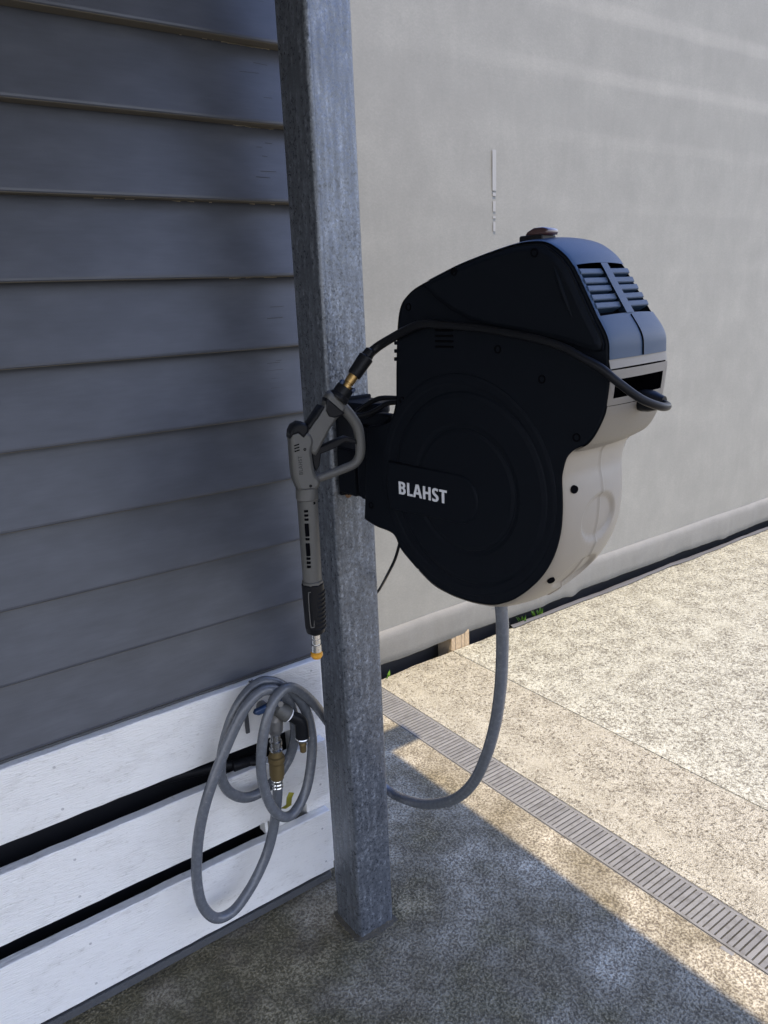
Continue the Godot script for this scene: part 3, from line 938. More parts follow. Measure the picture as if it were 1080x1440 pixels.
	var cover := PackedVector2Array([Vector2(0.2641, 0.5270), Vector2(0.3003, 0.5385), Vector2(0.3363, 0.5492), Vector2(0.3870, 0.5612), Vector2(0.4294, 0.5688), Vector2(0.4553, 0.5720), Vector2(0.4800, 0.5718), Vector2(0.4948, 0.5686), Vector2(0.5077, 0.5616), Vector2(0.5235, 0.5498), Vector2(0.5350, 0.5370), Vector2(0.5506, 0.5105), Vector2(0.5633, 0.4880), Vector2(0.5735, 0.4702), Vector2(0.5859, 0.4508), Vector2(0.5910, 0.4381), Vector2(0.5894, 0.4290), Vector2(0.5762, 0.4275), Vector2(0.5335, 0.4392), Vector2(0.4677, 0.4505), Vector2(0.4098, 0.4585), Vector2(0.3661, 0.4681), Vector2(0.3263, 0.4845), Vector2(0.2940, 0.5035)])
	prism(st, cover, -0.002, 0.012, 0.009, Transform3D.IDENTITY)
	var mc := obj("motor_cover", st, M.black_plastic, t)
	st = begin()
	tube(st, catmull([Vector3(0.512, 0.545, 0.010), Vector3(0.522, 0.525, 0.012), Vector3(0.535, 0.495, 0.012), Vector3(0.548, 0.466, 0.010)], 6), [0.001, 0.0035, 0.0035, 0.001], 8)
	obj("cover_crease", st, M.black_plastic, mc)
	# drum face: rings and logo plate
	var c := Vector3(0.345, 0.2, 0.0)
	st = begin()
	lathe(st, c + Vector3(-0.012, 0.002, -0.001), Vector3(0, 0, 1), [[0.0, 0.187], [0.0022, 0.1855], [0.0032, 0.181], [0.0032, 0.172], [0.0022, 0.168]], 96)
	obj("drum_rim", st, M.black_plastic, t)
	st = begin()
	lathe(st, c + Vector3(0, 0, 0.0015), Vector3(0, 0, 1), [[0.0, 0.161], [0.002, 0.158], [0.0035, 0.151], [0.0045, 0.112], [0.003, 0.106]], 96)
	var df := obj("drum_face", st, M.black_plastic, t)
	st = begin()
	lathe(st, c + Vector3(0, 0, 0.005), Vector3(0, 0, 1), [[-0.003, 0.104], [0.0005, 0.102], [0.002, 0.096], [0.0025, 0.02]], 96)
	obj("drum_hub", st, M.black_plastic, df)
	st = begin()
	var cap := PackedVector2Array()
	for k in 13:
		var g := -PI / 2 + PI * k / 12.0
		cap.append(Vector2(0.335 + cos(g) * 0.042, 0.184 + sin(g) * 0.042))
	cap.append(Vector2(0.172, 0.228)); cap.append(Vector2(0.166, 0.184)); cap.append(Vector2(0.172, 0.140))
	prism(st, cap, 0.002, 0.0105, 0.003)
	var plate := obj("logo_plate", st, M.black_plastic, t)
	var tm := TextMesh.new()
	var f := SystemFont.new()
	f.font_names = PackedStringArray(["Droid Sans"])
	f.font_weight = 700
	tm.font = f
	tm.text = "BLAHST"
	tm.font_size = 64
	tm.pixel_size = 0.0005
	tm.depth = 0.0012
	tm.horizontal_alignment = HORIZONTAL_ALIGNMENT_LEFT
	var lo := put("logo_lettering", tm, M.letter_white, plate)
	var ab := tm.get_aabb()
	lo.scale = Vector3(0.113 / ab.size.x, 0.0238 / ab.size.y, 1.0)
	lo.position = Vector3(0.1985, 0.172, 0.0110) - Vector3(ab.position.x * lo.scale.x, ab.position.y * lo.scale.y, 0)
	for p in [[0.41, 0.427], [0.49, 0.386], [0.336, 0.5425], [0.483, 0.560], [0.55, 0.307], [0.171, 0.282], [0.203, 0.337], [0.111, 0.134], [0.225, 0.492], [0.225, 0.06]]:
		st = begin()
		var z := 0.012 if (p[1] > 0.5 and p[0] > 0.3) else 0.0
		lathe(st, Vector3(p[0], p[1], z - 0.0005), Vector3(0, 0, 1), [[0.0, 0.0065], [0.0016, 0.0062], [0.0012, 0.0042], [-0.001, 0.004]], 14)
		obj("screw_socket", st, M.deep_black, t)
	# screw holes in the grey housing
	for p in [[0.5395, 0.226, 1.0, 0.0], [0.502, 0.0735, 0.82, -0.57]]:
		st = begin()
		var nd := Vector3(p[2], p[3], 0.45).normalized()
		lathe(st, Vector3(p[0], p[1], -0.016) - nd * 0.004, nd, [[0.0, 0.0062], [0.0036, 0.0062], [0.0034, 0.0045]], 14)
		obj("screw_recess", st, M.deep_black, t)
	for k in 4:
		st = begin()
		box(st, Vector3(0.303, 0.429 + k * 0.0085, 0.0008), Vector3(0.038, 0.0032, 0.003), 0.001, Basis(Vector3(0, 0, 1), 0.0))
		obj("side_vent_rib", st, M.deep_black, t)
	for k in 4:
		st = begin()
		box(st, Vector3(0.1945 - 0.0008 * k, 0.447 - k * 0.0135, -0.035), Vector3(0.012, 0.0062, 0.07), 0.001)
		obj("back_rib", st, M.black_plastic, t)
	# switch on top
	st = begin()
	box(st, Vector3(0.458, 0.5795, -0.030), Vector3(0.040, 0.012, 0.034), 0.002)
	var sb := obj("switch_base", st, M.black_rubber, t)
	st = begin()
	prism(st, PackedVector2Array([Vector2(-0.021, 0.0), Vector2(-0.017, 0.006), Vector2(-0.006, 0.0105), Vector2(0.009, 0.0105), Vector2(0.017, 0.008), Vector2(0.019, 0.005), Vector2(0.0175, 0.0)]), -0.014, 0.014, 0.003, Transform3D(Basis.IDENTITY, Vector3(0.466, 0.5845, -0.030)))
	obj("switch_boot", st, M.switch_red, sb)
	# swivel arm at the back that takes the bracket pin
	st = begin()
	box_ab(st, Vector3(0.03, 0.125, -0.145), Vector3(0.20, 0.275, -0.035), 0.012)
	obj("swivel_arm", st, M.black_plastic, t)
	# hose stop in the mouth
	st = begin()
	lathe(st, Vector3(0.588, 0.352, -0.088), Vector3(1, 0.02, 0), [[0.0, 0.010], [0.005, 0.0135], [0.014, 0.0158], [0.024, 0.0158], [0.033, 0.0135], [0.040, 0.0100], [0.046, 0.0075]], 24, true)
	obj("hose_stop", st, M.black_rubber, t)

func gun() -> void:
	var a := deg_to_rad(15.0)
	var e := Vector3(cos(a), 0, sin(a))
	var t := thing("spray_gun", "grey and black pressure washer gun hanging nozzle down beside the post", "spray gun", GUN_AT, Basis(e, Vector3.UP, e.cross(Vector3.UP)).scaled(Vector3.ONE * GUN_S))
	var st := begin()
	prism(st, dense(PackedVector2Array([Vector2(-0.0276, 0.1144), Vector2(-0.0275, 0.0910), Vector2(-0.0276, 0.0608), Vector2(-0.0268, 0.0330), Vector2(-0.0223, 0.0150), Vector2(-0.0178, 0.0053), Vector2(-0.0076, 0.0017), Vector2(0.0082, 0.0011), Vector2(0.0195, 0.0039), Vector2(0.0250, 0.0115), Vector2(0.0240, 0.0240), Vector2(0.0167, 0.0347), Vector2(0.0136, 0.0617), Vector2(0.0130, 0.0799), Vector2(0.0180, 0.0950), Vector2(0.0140, 0.1110), Vector2(0.0, 0.1190), Vector2(-0.0183, 0.1199), Vector2(-0.0276, 0.1144)]).slice(0, 18), 0.004), -0.017, 0.017, 0.007)
	var body := obj("gun_body", st, M.gun_plastic, t)
	st = begin()
	prism(st, PackedVector2Array([Vector2(-0.0285, 0.1064), Vector2(-0.0266, 0.1200), Vector2(-0.0203, 0.1305), Vector2(-0.0084, 0.1356), Vector2(0.0025, 0.1332), Vector2(0.0095, 0.1272), Vector2(0.0088, 0.1164), Vector2(-0.0020, 0.1040), Vector2(-0.0080, 0.1090), Vector2(-0.0130, 0.1145), Vector2(-0.0215, 0.1125)]), -0.0185, 0.0185, 0.005)
	obj("gun_head", st, M.black_rubber, t)
	st = begin()
	prism(st, PackedVector2Array([Vector2(0.0040, 0.1164), Vector2(0.0101, 0.1240), Vector2(0.0460, 0.1668), Vector2(0.0500, 0.1790), Vector2(0.0581, 0.1880), Vector2(0.0869, 0.1572), Vector2(0.0830, 0.1471), Vector2(0.0675, 0.1349), Vector2(0.0536, 0.1184), Vector2(0.0362, 0.0911), Vector2(0.0204, 0.0679), Vector2(0.0095, 0.0746)]), -0.015, 0.015, 0.006)
	var hd := obj("handle", st, M.gun_plastic, t)
	st = begin()
	prism(st, PackedVector2Array([Vector2(0.0060, 0.1254), Vector2(0.0115, 0.1329), Vector2(0.0366, 0.1632), Vector2(0.0434, 0.1599), Vector2(0.0268, 0.1370), Vector2(0.0228, 0.1340), Vector2(0.0111, 0.1194)]), -0.0165, 0.0165, 0.003)
	obj("handle_pad", st, M.black_rubber, hd)
	st = begin()
	prism(st, PackedVector2Array([Vector2(0.0480, 0.1760), Vector2(0.0545, 0.1713), Vector2(0.0825, 0.1445), Vector2(0.0735, 0.1398), Vector2(0.0605, 0.1369), Vector2(0.0493, 0.1407), Vector2(0.0440, 0.1521)]), -0.0165, 0.0165, 0.003)
	obj("handle_pad", st, M.black_rubber, hd)
	st = begin()
	tube(st, catmull([Vector3(0.0780, 0.1600, 0), Vector3(0.0979, 0.1362, 0), Vector3(0.1110, 0.1126, 0), Vector3(0.1148, 0.0856, 0), Vector3(0.1132, 0.0590, 0), Vector3(0.1014, 0.0419, 0), Vector3(0.0729, 0.0325, 0), Vector3(0.0361, 0.0236, 0), Vector3(0.0143, 0.0199, 0)], 8), [0.0115, 0.0105, 0.0105, 0.0105, 0.0095, 0.009, 0.0085, 0.009], 16, true, 0.95)
	obj("trigger_guard", st, M.gun_plastic, t)
	st = begin()
	prism(st, PackedVector2Array([Vector2(0.0136, 0.0728), Vector2(0.0197, 0.0800), Vector2(0.0620, 0.0932), Vector2(0.0826, 0.0990), Vector2(0.1041, 0.0906), Vector2(0.1051, 0.0811), Vector2(0.0821, 0.0877), Vector2(0.0613, 0.0781), Vector2(0.0320, 0.0698), Vector2(0.0275, 0.0461), Vector2(0.0197, 0.0371), Vector2(0.0148, 0.0490)]), -0.009, 0.009, 0.0025)
	obj("trigger", st, M.black_rubber, t)
	# lance: grey barrel, black foregrip, quick-connect nozzle
	var ax := Vector3(-0.006, -1.0, 0)
	st = begin()
	lathe(st, Vector3(0.0005, 0.006, 0), ax, [[0.0, 0.0215], [0.022, 0.0225], [0.024, 0.0205], [0.19, 0.0195], [0.1915, 0.0215], [0.197, 0.0215]], 8)
	var barrel := obj("lance_barrel", st, M.gun_plastic, t)
	for k in 9:
		st = begin()
		var l := 0.026 if (k == 3 or k == 5) else 0.0045
		var y: float = [-0.036, -0.0445, -0.053, -0.074, -0.0925, -0.114, -0.1325, -0.141, -0.1495][k]
		box(st, Vector3(-0.008 + (-0.036 - y) * -0.02, y, 0.0172), Vector3(0.008, l, 0.006), 0.001, Basis(Vector3(0, 1, 0), -0.3))
		obj("barrel_vent", st, M.deep_black, barrel)
	st = begin()
	lathe(st, Vector3(-0.0007, -0.190, 0), ax, [[0.0, 0.0205], [0.002, 0.0225], [0.095, 0.0205], [0.106, 0.0185], [0.112, 0.010]], 20)
	var grip := obj("foregrip", st, M.black_rubber, t)
	for k in 9:
		st = begin()
		lathe(st, Vector3(0.0045 - 0.0003 * k, -0.207 - k * 0.0095, 0.0022), ax, [[0.0, 0.0185], [0.002, 0.0198], [0.004, 0.0185]], 20)
		obj("grip_ridge", st, M.black_rubber, grip)
	st = begin()
	var ring := []
	for k in 25:
		var g := TAU * k / 24.0
		ring.append(Vector3(-0.0118 + cos(g) * 0.0045 + 0.0, -0.240 + clampf(sin(g) * 0.06, -0.038, 0.038), 0.0188))
	tube(st, PackedVector3Array(ring), 0.0011, 6)
	obj("grip_slot_rim", st, M.gun_plastic, grip)
	st = begin()
	lathe(st, Vector3(-0.0022, -0.300, 0), ax, [[0.0, 0.0092], [0.010, 0.0092], [0.0105, 0.0078], [0.012, 0.0078], [0.0125, 0.0095], [0.022, 0.0095], [0.0225, 0.008], [0.024, 0.008], [0.0245, 0.0105], [0.040, 0.0105], [0.041, 0.009]], 24)
	obj("nozzle_coupler", st, M.chrome, t)
	st = begin()
	lathe(st, Vector3(-0.0025, -0.341, 0), ax, [[0.0, 0.0095], [0.002, 0.0125], [0.009, 0.0125], [0.014, 0.0095]], 10)
	obj("nozzle_tip", st, M.amber_plastic, t)
	# marks
	for k in 3:
		st = begin()
		box(st, Vector3(-0.0170, 0.094 - k * 0.0055, 0.0168), Vector3(0.010, 0.0022, 0.0012), 0.0, Basis(Vector3(0, 0, 1), 0.22))
		obj("cooling_slit", st, M.deep_black, body)
	for p in [[-0.0020, 0.084], [0.0045, 0.012], [0.0085, -0.022]]:
		st = begin()
		lathe(st, Vector3(p[0], p[1], 0.0165 if p[1] > 0.0 else 0.0185), Vector3(0, 0, 1), [[0.0, 0.0028], [0.001, 0.0028], [0.0005, 0.0015]], 12)
		obj("screw_socket", st, M.deep_black, body)
	var tm := TextMesh.new()
	var f := SystemFont.new()
	f.font_names = PackedStringArray(["Droid Sans"])
	f.font_weight = 700
	tm.font = f
	tm.text = "BLAHST"
	tm.font_size = 48
	tm.pixel_size = 0.0002
	tm.depth = 0.0006
	var lo := put("logo_lettering", tm, M.letter_dark, body)
	var ab := tm.get_aabb()
	lo.scale = Vector3(0.036 / ab.size.x, 0.0075 / ab.size.y, 1.0)
	lo.rotation.z = PI / 2
	lo.position = Vector3(-0.0125, 0.054, 0.0172)
	# hose collar on the end of the handle
	st = begin()
	var cd := (Vector3(0.1417, 0.2522, 0) - Vector3(0.0786, 0.1762, 0)).normalized()
	lathe(st, Vector3(0.0735, 0.1700, 0), cd, [[0.0, 0.0195], [0.004, 0.0205], [0.010, 0.019], [0.011, 0.0175], [0.027, 0.0175], [0.0275, 0.009]], 20)
	var ic := obj("inlet_collar", st, M.black_rubber, t)
	for s in [-1, 1]:
		st = begin()
		box(st, Vector3(0.0735, 0.1700, 0.004) + cd * 0.031 + Vector3(cd.y, -cd.x, 0) * 0.0135 * s, Vector3(0.007, 0.010, 0.012), 0.002, Basis(Vector3(0, 0, 1), -0.69))
		obj("collar_lug", st, M.tap_blue, ic)

func hoses() -> void:
	# black high-pressure hose from the mouth of the reel back to the gun
	var yaw := deg_to_rad(7.5)
	var u := Vector3(sin(yaw), 0, cos(yaw))
	var w := Vector3(cos(yaw), 0, -sin(yaw))
	var o := Vector3(0.779, 1.04, -1.256)
	var t := thing("pressure_hose", "thin black pressure hose running across the reel to the gun", "hose", Vector3(0.783, 1.465, -1.10))
	var p := []
	for q in [[0.605, 0.352, 0.088], [0.632, 0.350, 0.086], [0.646, 0.349, 0.072], [0.649, 0.353, 0.044], [0.638, 0.366, 0.013], [0.616, 0.389, -0.009], [0.596, 0.4075, -0.0185], [0.5712, 0.4195, -0.021], [0.5405, 0.4330, -0.021], [0.5067, 0.4420, -0.021], [0.4703, 0.4482, -0.019], [0.3925, 0.4581, -0.014], [0.3363, 0.4624, -0.014], [0.3068, 0.4636, -0.014], [0.2605, 0.4638, -0.016]]:
		p.append(o + u * q[0] + Vector3(0, q[1], 0) + w * q[2] - t.position)
	var ga := deg_to_rad(15.0)
	var ge := Vector3(cos(ga), 0, sin(ga)) * GUN_S
	var g := GUN_AT - t.position
	var cd := (ge * (0.1417 - 0.0786) + Vector3(0, (0.2522 - 0.1762) * GUN_S, 0)).normalized() * GUN_S
	var c0 := g + ge * 0.0735 + Vector3(0, 0.1700 * GUN_S, 0)
	p.append(c0 + cd * 0.132 + Vector3(0.006, -0.002, 0.01))
	p.append(c0 + cd * 0.100)
	p.append(c0 + cd * 0.090)
	var st := begin()
	var path := catmull(p, 10)
	tube(st, path, [0.0062, 0.0060, 0.0058, 0.0058, 0.0056, 0.0054, 0.0056, 0.006, 0.0068, 0.0082, 0.009], 14)
	obj("hose_tube", st, M.black_rubber, t)
	st = begin()
	lathe(st, c0 + cd * 0.055, cd, [[0.0, 0.0113], [0.003, 0.0124], [0.038, 0.0135], [0.040, 0.0108], [0.052, 0.0095], [0.054, 0.007]], 20)
	obj("hose_sleeve", st, M.black_rubber, t)
	st = begin()
	lathe(st, c0 + cd * 0.024, cd, [[0.0, 0.0095], [0.009, 0.0095], [0.010, 0.0077], [0.012, 0.0077], [0.013, 0.0088], [0.028, 0.0088]], 20)
	obj("brass_coupling", st, M.brass, t)
	# grey garden hose from the reel to the tap, hung up in loops
	var h := thing("garden_hose", "long grey garden hose looping from the reel to the tap", "hose", Vector3(0.92, 1.05, -0.93))
	var pts := [Vector3(0.9197, 1.0480, -0.9300), Vector3(0.9197, 1.0030, -0.9300), Vector3(0.9225, 0.9631, -0.9300), Vector3(0.9315, 0.8849, -0.9400), Vector3(0.9358, 0.8126, -0.9500), Vector3(0.9419, 0.7321, -0.9700), Vector3(0.9450, 0.6439, -1.0000), Vector3(0.9549, 0.5526, -1.0500), Vector3(0.9649, 0.4701, -1.1200), Vector3(0.9736, 0.3941, -1.2200), Vector3(0.9934, 0.3323, -1.3300), Vector3(1.0181, 0.2835, -1.4500), Vector3(0.9505, 0.3820, -1.5000), Vector3(0.8688, 0.5333, -1.5000), Vector3(0.8199, 0.6101, -1.4750), Vector3(0.7776, 0.6623, -1.4600), Vector3(0.7440, 0.6866, -1.4480), Vector3(0.7151, 0.6804, -1.4440), Vector3(0.6904, 0.6549, -1.4400), Vector3(0.6683, 0.6041, -1.4380), Vector3(0.6539, 0.5389, -1.4360), Vector3(0.6536, 0.4769, -1.4360), Vector3(0.6689, 0.4091, -1.4380), Vector3(0.6957, 0.3645, -1.4420), Vector3(0.7273, 0.3517, -1.4480), Vector3(0.7612, 0.3740, -1.4550), Vector3(0.7857, 0.4166, -1.4600), Vector3(0.8065, 0.4914, -1.4680), Vector3(0.8099, 0.5513, -1.4760), Vector3(0.8022, 0.5973, -1.4840), Vector3(0.7820, 0.6376, -1.4880), Vector3(0.7544, 0.6691, -1.4860), Vector3(0.7248, 0.6915, -1.4900), Vector3(0.6951, 0.6976, -1.4940), Vector3(0.6597, 0.6767, -1.5000), Vector3(0.6281, 0.6339, -1.5070), Vector3(0.6028, 0.5746, -1.5120), Vector3(0.5895, 0.5246, -1.5140)]
	pts.append_array([Vector3(0.5852, 0.4845, -1.5140), Vector3(0.5987, 0.4398, -1.5140), Vector3(0.6314, 0.4062, -1.5140), Vector3(0.6698, 0.3950, -1.5170), Vector3(0.7090, 0.4038, -1.5180), Vector3(0.7421, 0.4305, -1.5160), Vector3(0.7709, 0.4689, -1.5140), Vector3(0.7839, 0.5248, -1.5080), Vector3(0.7773, 0.5868, -1.4990), Vector3(0.7544, 0.6415, -1.4840), Vector3(0.7190, 0.6817, -1.4660), Vector3(0.6821, 0.6921, -1.4630), Vector3(0.6448, 0.6687, -1.4650), Vector3(0.6094, 0.6151, -1.4720), Vector3(0.5687, 0.5436, -1.4760), Vector3(0.5343, 0.4742, -1.4780), Vector3(0.5107, 0.4089, -1.4800), Vector3(0.4950, 0.3388, -1.4820), Vector3(0.4873, 0.2633, -1.4840), Vector3(0.4937, 0.1909, -1.4850), Vector3(0.5224, 0.1392, -1.4850), Vector3(0.5664, 0.1340, -1.4850), Vector3(0.6121, 0.1677, -1.4860), Vector3(0.6526, 0.2152, -1.4880), Vector3(0.6811, 0.2688, -1.4880), Vector3(0.6995, 0.3327, -1.4860), Vector3(0.7084, 0.3914, -1.4820), Vector3(0.7100, 0.4228, -1.4780)])
	for i in pts.size(): pts[i] -= h.position
	st = begin()
	tube(st, catmull(pts, 7), [0.0118, 0.0120, 0.0122, 0.0125, 0.0125, 0.0125], 20)
	obj("hose_tube", st, M.hose_grey, h)
	st = begin()
	lathe(st, Vector3(0.7100, 0.4180, -1.4780) - h.position, Vector3(0.02, 1, 0), [[0.0, 0.0132], [0.003, 0.0142], [0.0055, 0.0132], [0.010, 0.0132], [0.012, 0.0142], [0.0145, 0.0132], [0.02, 0.0132], [0.022, 0.0142], [0.025, 0.0132]], 20)
	obj("crimp_ring", st, M.chrome, h)

func tap() -> void:
	var t := thing("garden_tap", "old brass ball valve tap with blue lever above the slatted boards", "tap", Vector3(0.715, 0.44, -1.478))
	var P := func(x, y, z): return Vector3(x, y, z) - t.position
	var st := begin()
	lathe(st, P.call(0.7105, 0.441, -1.478), Vector3(0.04, 1, 0), [[0.0, 0.0135], [0.004, 0.0165], [0.012, 0.0165], [0.013, 0.0185], [0.045, 0.0185], [0.05, 0.0205], [0.062, 0.0205], [0.064, 0.016], [0.078, 0.0155]], 12)
	obj("brass_connector", st, M.old_brass, t)
	st = begin()
	lathe(st, P.call(0.7140, 0.518, -1.478), Vector3(0.03, 1, 0), [[0.0, 0.0150], [0.006, 0.0160], [0.008, 0.0135], [0.014, 0.0135], [0.016, 0.0155], [0.026, 0.0155], [0.028, 0.012], [0.05, 0.0115]], 20)
	obj("chrome_nipple", st, M.chrome, t)
	st = begin()
	lathe(st, P.call(0.7165, 0.560, -1.478), Vector3(0.05, 1, 0), [[0.0, 0.0125], [0.008, 0.0175], [0.018, 0.0185], [0.04, 0.0185], [0.05, 0.017], [0.085, 0.016], [0.092, 0.011]], 8)
	obj("valve_body", st, M.dull_metal, t)
	st = begin()
	tube(st, catmull([P.call(0.7215, 0.600, -1.478), P.call(0.722, 0.602, -1.50), P.call(0.722, 0.602, -1.60)], 4), 0.013, 14)
	obj("wall_pipe", st, M.dull_metal, t)
	# blue lever
	st = begin()
	prism(st, PackedVector2Array([Vector2(0.7262, 0.656), Vector2(0.724, 0.669), Vector2(0.705, 0.673), Vector2(0.672, 0.668), Vector2(0.656, 0.666), Vector2(0.652, 0.658), Vector2(0.662, 0.652), Vector2(0.690, 0.654), Vector2(0.708, 0.656)]), -0.007, 0.007, 0.003, Transform3D(Basis.IDENTITY, P.call(0, -0.004, -1.447)))
	obj("lever", st, M.tap_blue, t)
	st = begin()
	lathe(st, P.call(0.716, 0.655, -1.478), Vector3(0, 0.1, 1), [[0.0, 0.011], [0.02, 0.011], [0.022, 0.008], [0.042, 0.0075]], 6)
	obj("lever_nut", st, M.dull_metal, t)
	# side outlet: grey tee, white washer, black elbow, ring and brass tail
	st = begin()
	lathe(st, P.call(0.712, 0.642, -1.462), Vector3(0.040, -0.036, 0.012), [[0.0, 0.012], [0.006, 0.017], [0.024, 0.0185], [0.034, 0.0205], [0.040, 0.0195]], 20)
	obj("outlet_tee", st, M.gun_plastic, t)
	st = begin()
	lathe(st, P.call(0.740, 0.6165, -1.454), Vector3(0.040, -0.036, 0.012), [[0.0, 0.0165], [0.006, 0.0165], [0.007, 0.013]], 24)
	obj("white_washer", st, M.white_plastic, t)
	st = begin()
	tube(st, catmull([P.call(0.7455, 0.611, -1.452), P.call(0.757, 0.602, -1.449), P.call(0.7668, 0.592, -1.447), P.call(0.7705, 0.578, -1.446), P.call(0.7705, 0.545, -1.446)], 6), [0.0135, 0.0145, 0.0155, 0.0160, 0.0160], 20)
	obj("elbow", st, M.black_rubber, t)
	st = begin()
	lathe(st, P.call(0.7705, 0.547, -1.446), Vector3(-0.02, -1, 0), [[0.0, 0.0163], [0.002, 0.0172], [0.006, 0.0172], [0.008, 0.0150]], 24)
	obj("chrome_ring", st, M.chrome, t)
	st = begin()
	lathe(st, P.call(0.7704, 0.539, -1.446), Vector3(-0.03, -1, 0), [[0.0, 0.0085], [0.012, 0.0095], [0.016, 0.008], [0.03, 0.0075], [0.032, 0.0055]], 16)
	obj("hose_tail", st, M.old_brass, t)
	# black strap bracket behind
	st = begin()
	box_ab(st, P.call(0.674, 0.545, -1.5535), P.call(0.684, 0.648, -1.548), 0.001)
	obj("mounting_strap", st, M.dark_plinth, t)
	var pipe := thing("supply_pipe", "black poly pipe lying inside the top gap behind the hose coil", "pipe", Vector3(0.6, 0.43, -1.6))
	st = begin()
	tube(st, catmull([Vector3(-0.35, 0.075, -0.02), Vector3(-0.1, 0.035, -0.02), Vector3(0.05, 0.016, 0.0), Vector3(0.12, 0.012, 0.035)], 6), 0.0135, 16)
	obj("pipe_run", st, M.black_rubber, pipe)
	st = begin()
	lathe(st, Vector3(0.045, 0.017, 0.012), Vector3(1, -0.06, 0.05), [[0.0, 0.0135], [0.002, 0.0155], [0.036, 0.0155], [0.040, 0.0145], [0.075, 0.0135]], 16)
	obj("pipe_fitting", st, M.black_rubber, pipe)
	var tg := thing("yellow_tag", "curled yellow paper tag caught behind the small hose loop", "tag", Vector3(0.738, 0.355, -1.50))
	st = begin()
	var strip := [Vector3(-0.017, -0.012, 0.004), Vector3(-0.004, -0.004, 0.010), Vector3(0.002, 0.010, 0.004), Vector3(0.006, 0.028, 0.012)]
	for k in 3:
		var s := Vector3(0.013, -0.006, 0.002)
		quad(st, strip[k], strip[k + 1], strip[k + 1] + s, strip[k] + s, 1)
		quad(st, strip[k] + Vector3(0, 0, -0.0008), strip[k + 1] + Vector3(0, 0, -0.0008), strip[k + 1] + s + Vector3(0, 0, -0.0008), strip[k] + s + Vector3(0, 0, -0.0008), 2)
	obj("paper_strip", st, M.tag_yellow, tg)

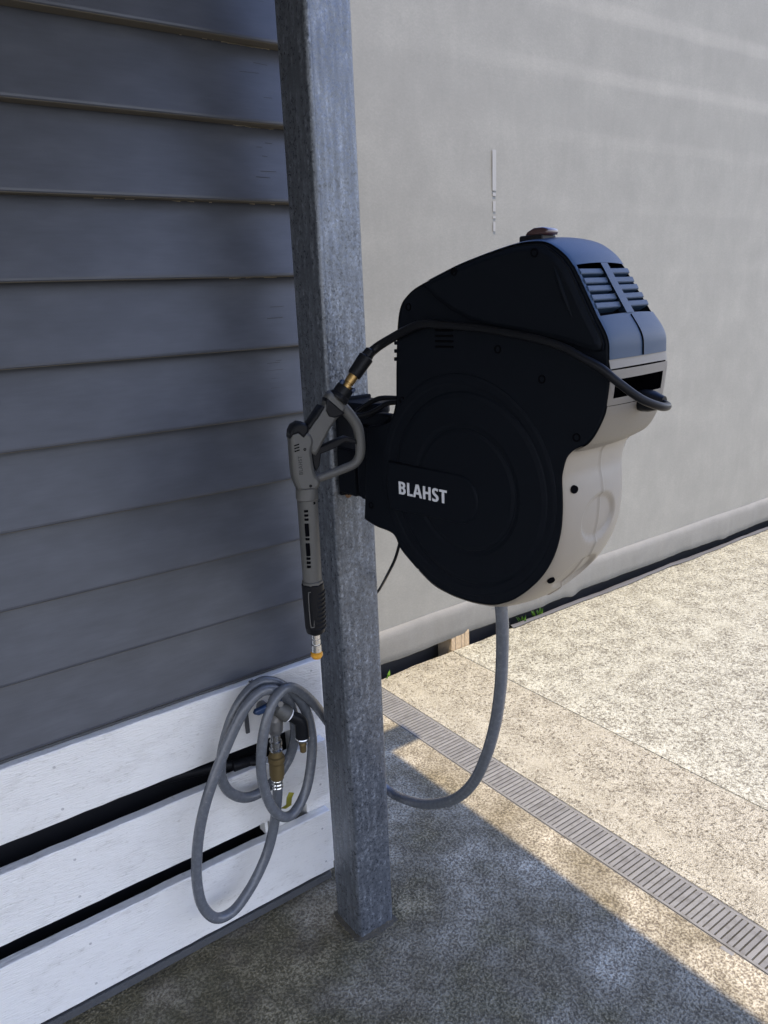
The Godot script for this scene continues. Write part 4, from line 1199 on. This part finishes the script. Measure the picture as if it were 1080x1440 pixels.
func small() -> void:
	var st := begin()
	tube(st, catmull([Vector3(0.8783, 1.085, -1.1700), Vector3(0.8849, 1.0336, -1.2000), Vector3(0.9138, 0.9715, -1.2700), Vector3(0.9827, 0.8826, -1.4000), Vector3(0.9995, 0.8162, -1.4700), Vector3(0.98, 0.70, -1.50)], 8), 0.0032, 10)
	tag(obj("power_cord", st, M.black_rubber), "thin black power cord drooping from the reel's underside behind the post", "cord")
	var lp := thing("lead_loop", "loop of black cable slung between gun guard and reel arm", "cable", Vector3(0.83, 1.34, -1.2))
	st = begin()
	tube(st, catmull([Vector3(0.8043, 1.3452, -1.2400), Vector3(0.8181, 1.3344, -1.2200), Vector3(0.8293, 1.3357, -1.2000), Vector3(0.8366, 1.3484, -1.1700), Vector3(0.8382, 1.3614, -1.1400), Vector3(0.8485, 1.3659, -1.1000)].map(func(q): return q - lp.position), 6), 0.0048, 12)
	obj("cable_strand", st, M.black_rubber, lp)
	st = begin()
	tube(st, catmull([Vector3(0.8293, 1.3357, -1.2400), Vector3(0.8459, 1.3471, -1.2300), Vector3(0.8523, 1.3612, -1.2000), Vector3(0.8540, 1.3671, -1.1700), Vector3(0.8508, 1.3711, -1.1000)].map(func(q): return q - lp.position), 6), 0.0048, 12)
	obj("cable_strand", st, M.black_rubber, lp)
	st = begin()
	prism(st, PackedVector2Array([Vector2(-0.03, 0.0), Vector2(0.0, 0.006), Vector2(0.025, 0.016), Vector2(0.055, 0.014), Vector2(0.04, -0.005), Vector2(0.01, -0.01), Vector2(-0.02, -0.006)]), -0.01, 0.01, 0.003, Transform3D(Basis(Vector3(0.3, 0, 0.95).normalized(), Vector3.UP, Vector3(0.3, 0, 0.95).normalized().cross(Vector3.UP)), Vector3(0.008, -0.016, 0.0)))
	obj("cable_clip", st, M.black_plastic, lp)
	# bent nail on the top slat
	st = begin()
	tube(st, catmull([Vector3(0.700, 0.672, -1.56), Vector3(0.701, 0.676, -1.54), Vector3(0.698, 0.684, -1.53), Vector3(0.693, 0.69, -1.533)], 4), 0.0028, 8)
	tag(obj("bent_nail", st, M.dull_metal), "rusty bent nail at the top edge of the uppermost white slat", "nail")
	# weed mat strip between slab and fence
	st = begin()
	var nz := FastNoiseLite.new()
	nz.seed = 88
	nz.frequency = 1.7
	var rows := []
	for i in 161:
		var x := 2.45 + i * 0.04
		var lip := nz.get_noise_1d(x * 2.0)
		rows.append([Vector3(x, -0.04, -2.48), Vector3(x, 0.002 + lip * 0.006, -2.43), Vector3(x, 0.013 + lip * 0.008, -2.412 + nz.get_noise_1d(x) * 0.006), Vector3(x, 0.0045 + maxf(lip, 0.0) * 0.006, -2.394 + nz.get_noise_1d(x * 1.3 + 8.0) * 0.014)])
	for i in 160:
		for k in 3:
			quad(st, rows[i][k], rows[i][k + 1], rows[i + 1][k + 1], rows[i + 1][k], 1)
	tag(obj("weed_mat", st, M.weed_mat), "dark grey weed matting tucked between concrete edge and fence", "weed mat")
	# weeds
	var rng := RandomNumberGenerator.new()
	rng.seed = 21
	for w in [[2.655, -2.428, 14, 0.05, "bright green weed tuft under the hem below the reel"], [2.555, -2.43, 7, 0.05, "thin weed sprig just right of the hanging grey hose"], [1.713, -2.408, 3, 0.03, "tiny lime leaf at the slab edge beside the post"]]:
		var wd := thing("weed", w[4], "weed", Vector3(w[0], -0.03, w[1]), Basis.IDENTITY, "weeds in the gap under the fence")
		for k in w[2]:
			st = begin()
			var a := rng.randf() * TAU
			var l: float = rng.randf_range(0.6, 1.1) * float(w[3]) + 0.02
			var base := Vector3(rng.randf_range(-0.03, 0.03), 0, rng.randf_range(-0.012, 0.012))
			var lean := Vector3(cos(a), 0, sin(a)) * l * 0.45
			var side := Vector3(-sin(a), 0, cos(a)) * 0.006
			var mid := base + Vector3(0, l * 0.6, 0) + lean * 0.4
			var tip := base + Vector3(0, l, 0) + lean
			tri(st, base, mid + side, mid - side, 1)
			tri(st, mid - side, mid + side, tip, 1)
			obj("blade", st, M.leaf, wd)
	st = begin()
	for k in 260:
		var x := rng.randf_range(1.7, 2.9)
		var b := Vector3(x, -0.125, rng.randf_range(-2.50, -2.42))
		var d := Vector3(rng.randf_range(-1, 1), rng.randf_range(0.1, 1.0), rng.randf_range(-0.4, 0.4)).normalized() * rng.randf_range(0.03, 0.11)
		var s := Vector3(0.0012, 0, 0.001)
		tri(st, b - s, b + s, b + d, 1)
	obj("dry_grass", st, M.straw, null, "stuff")
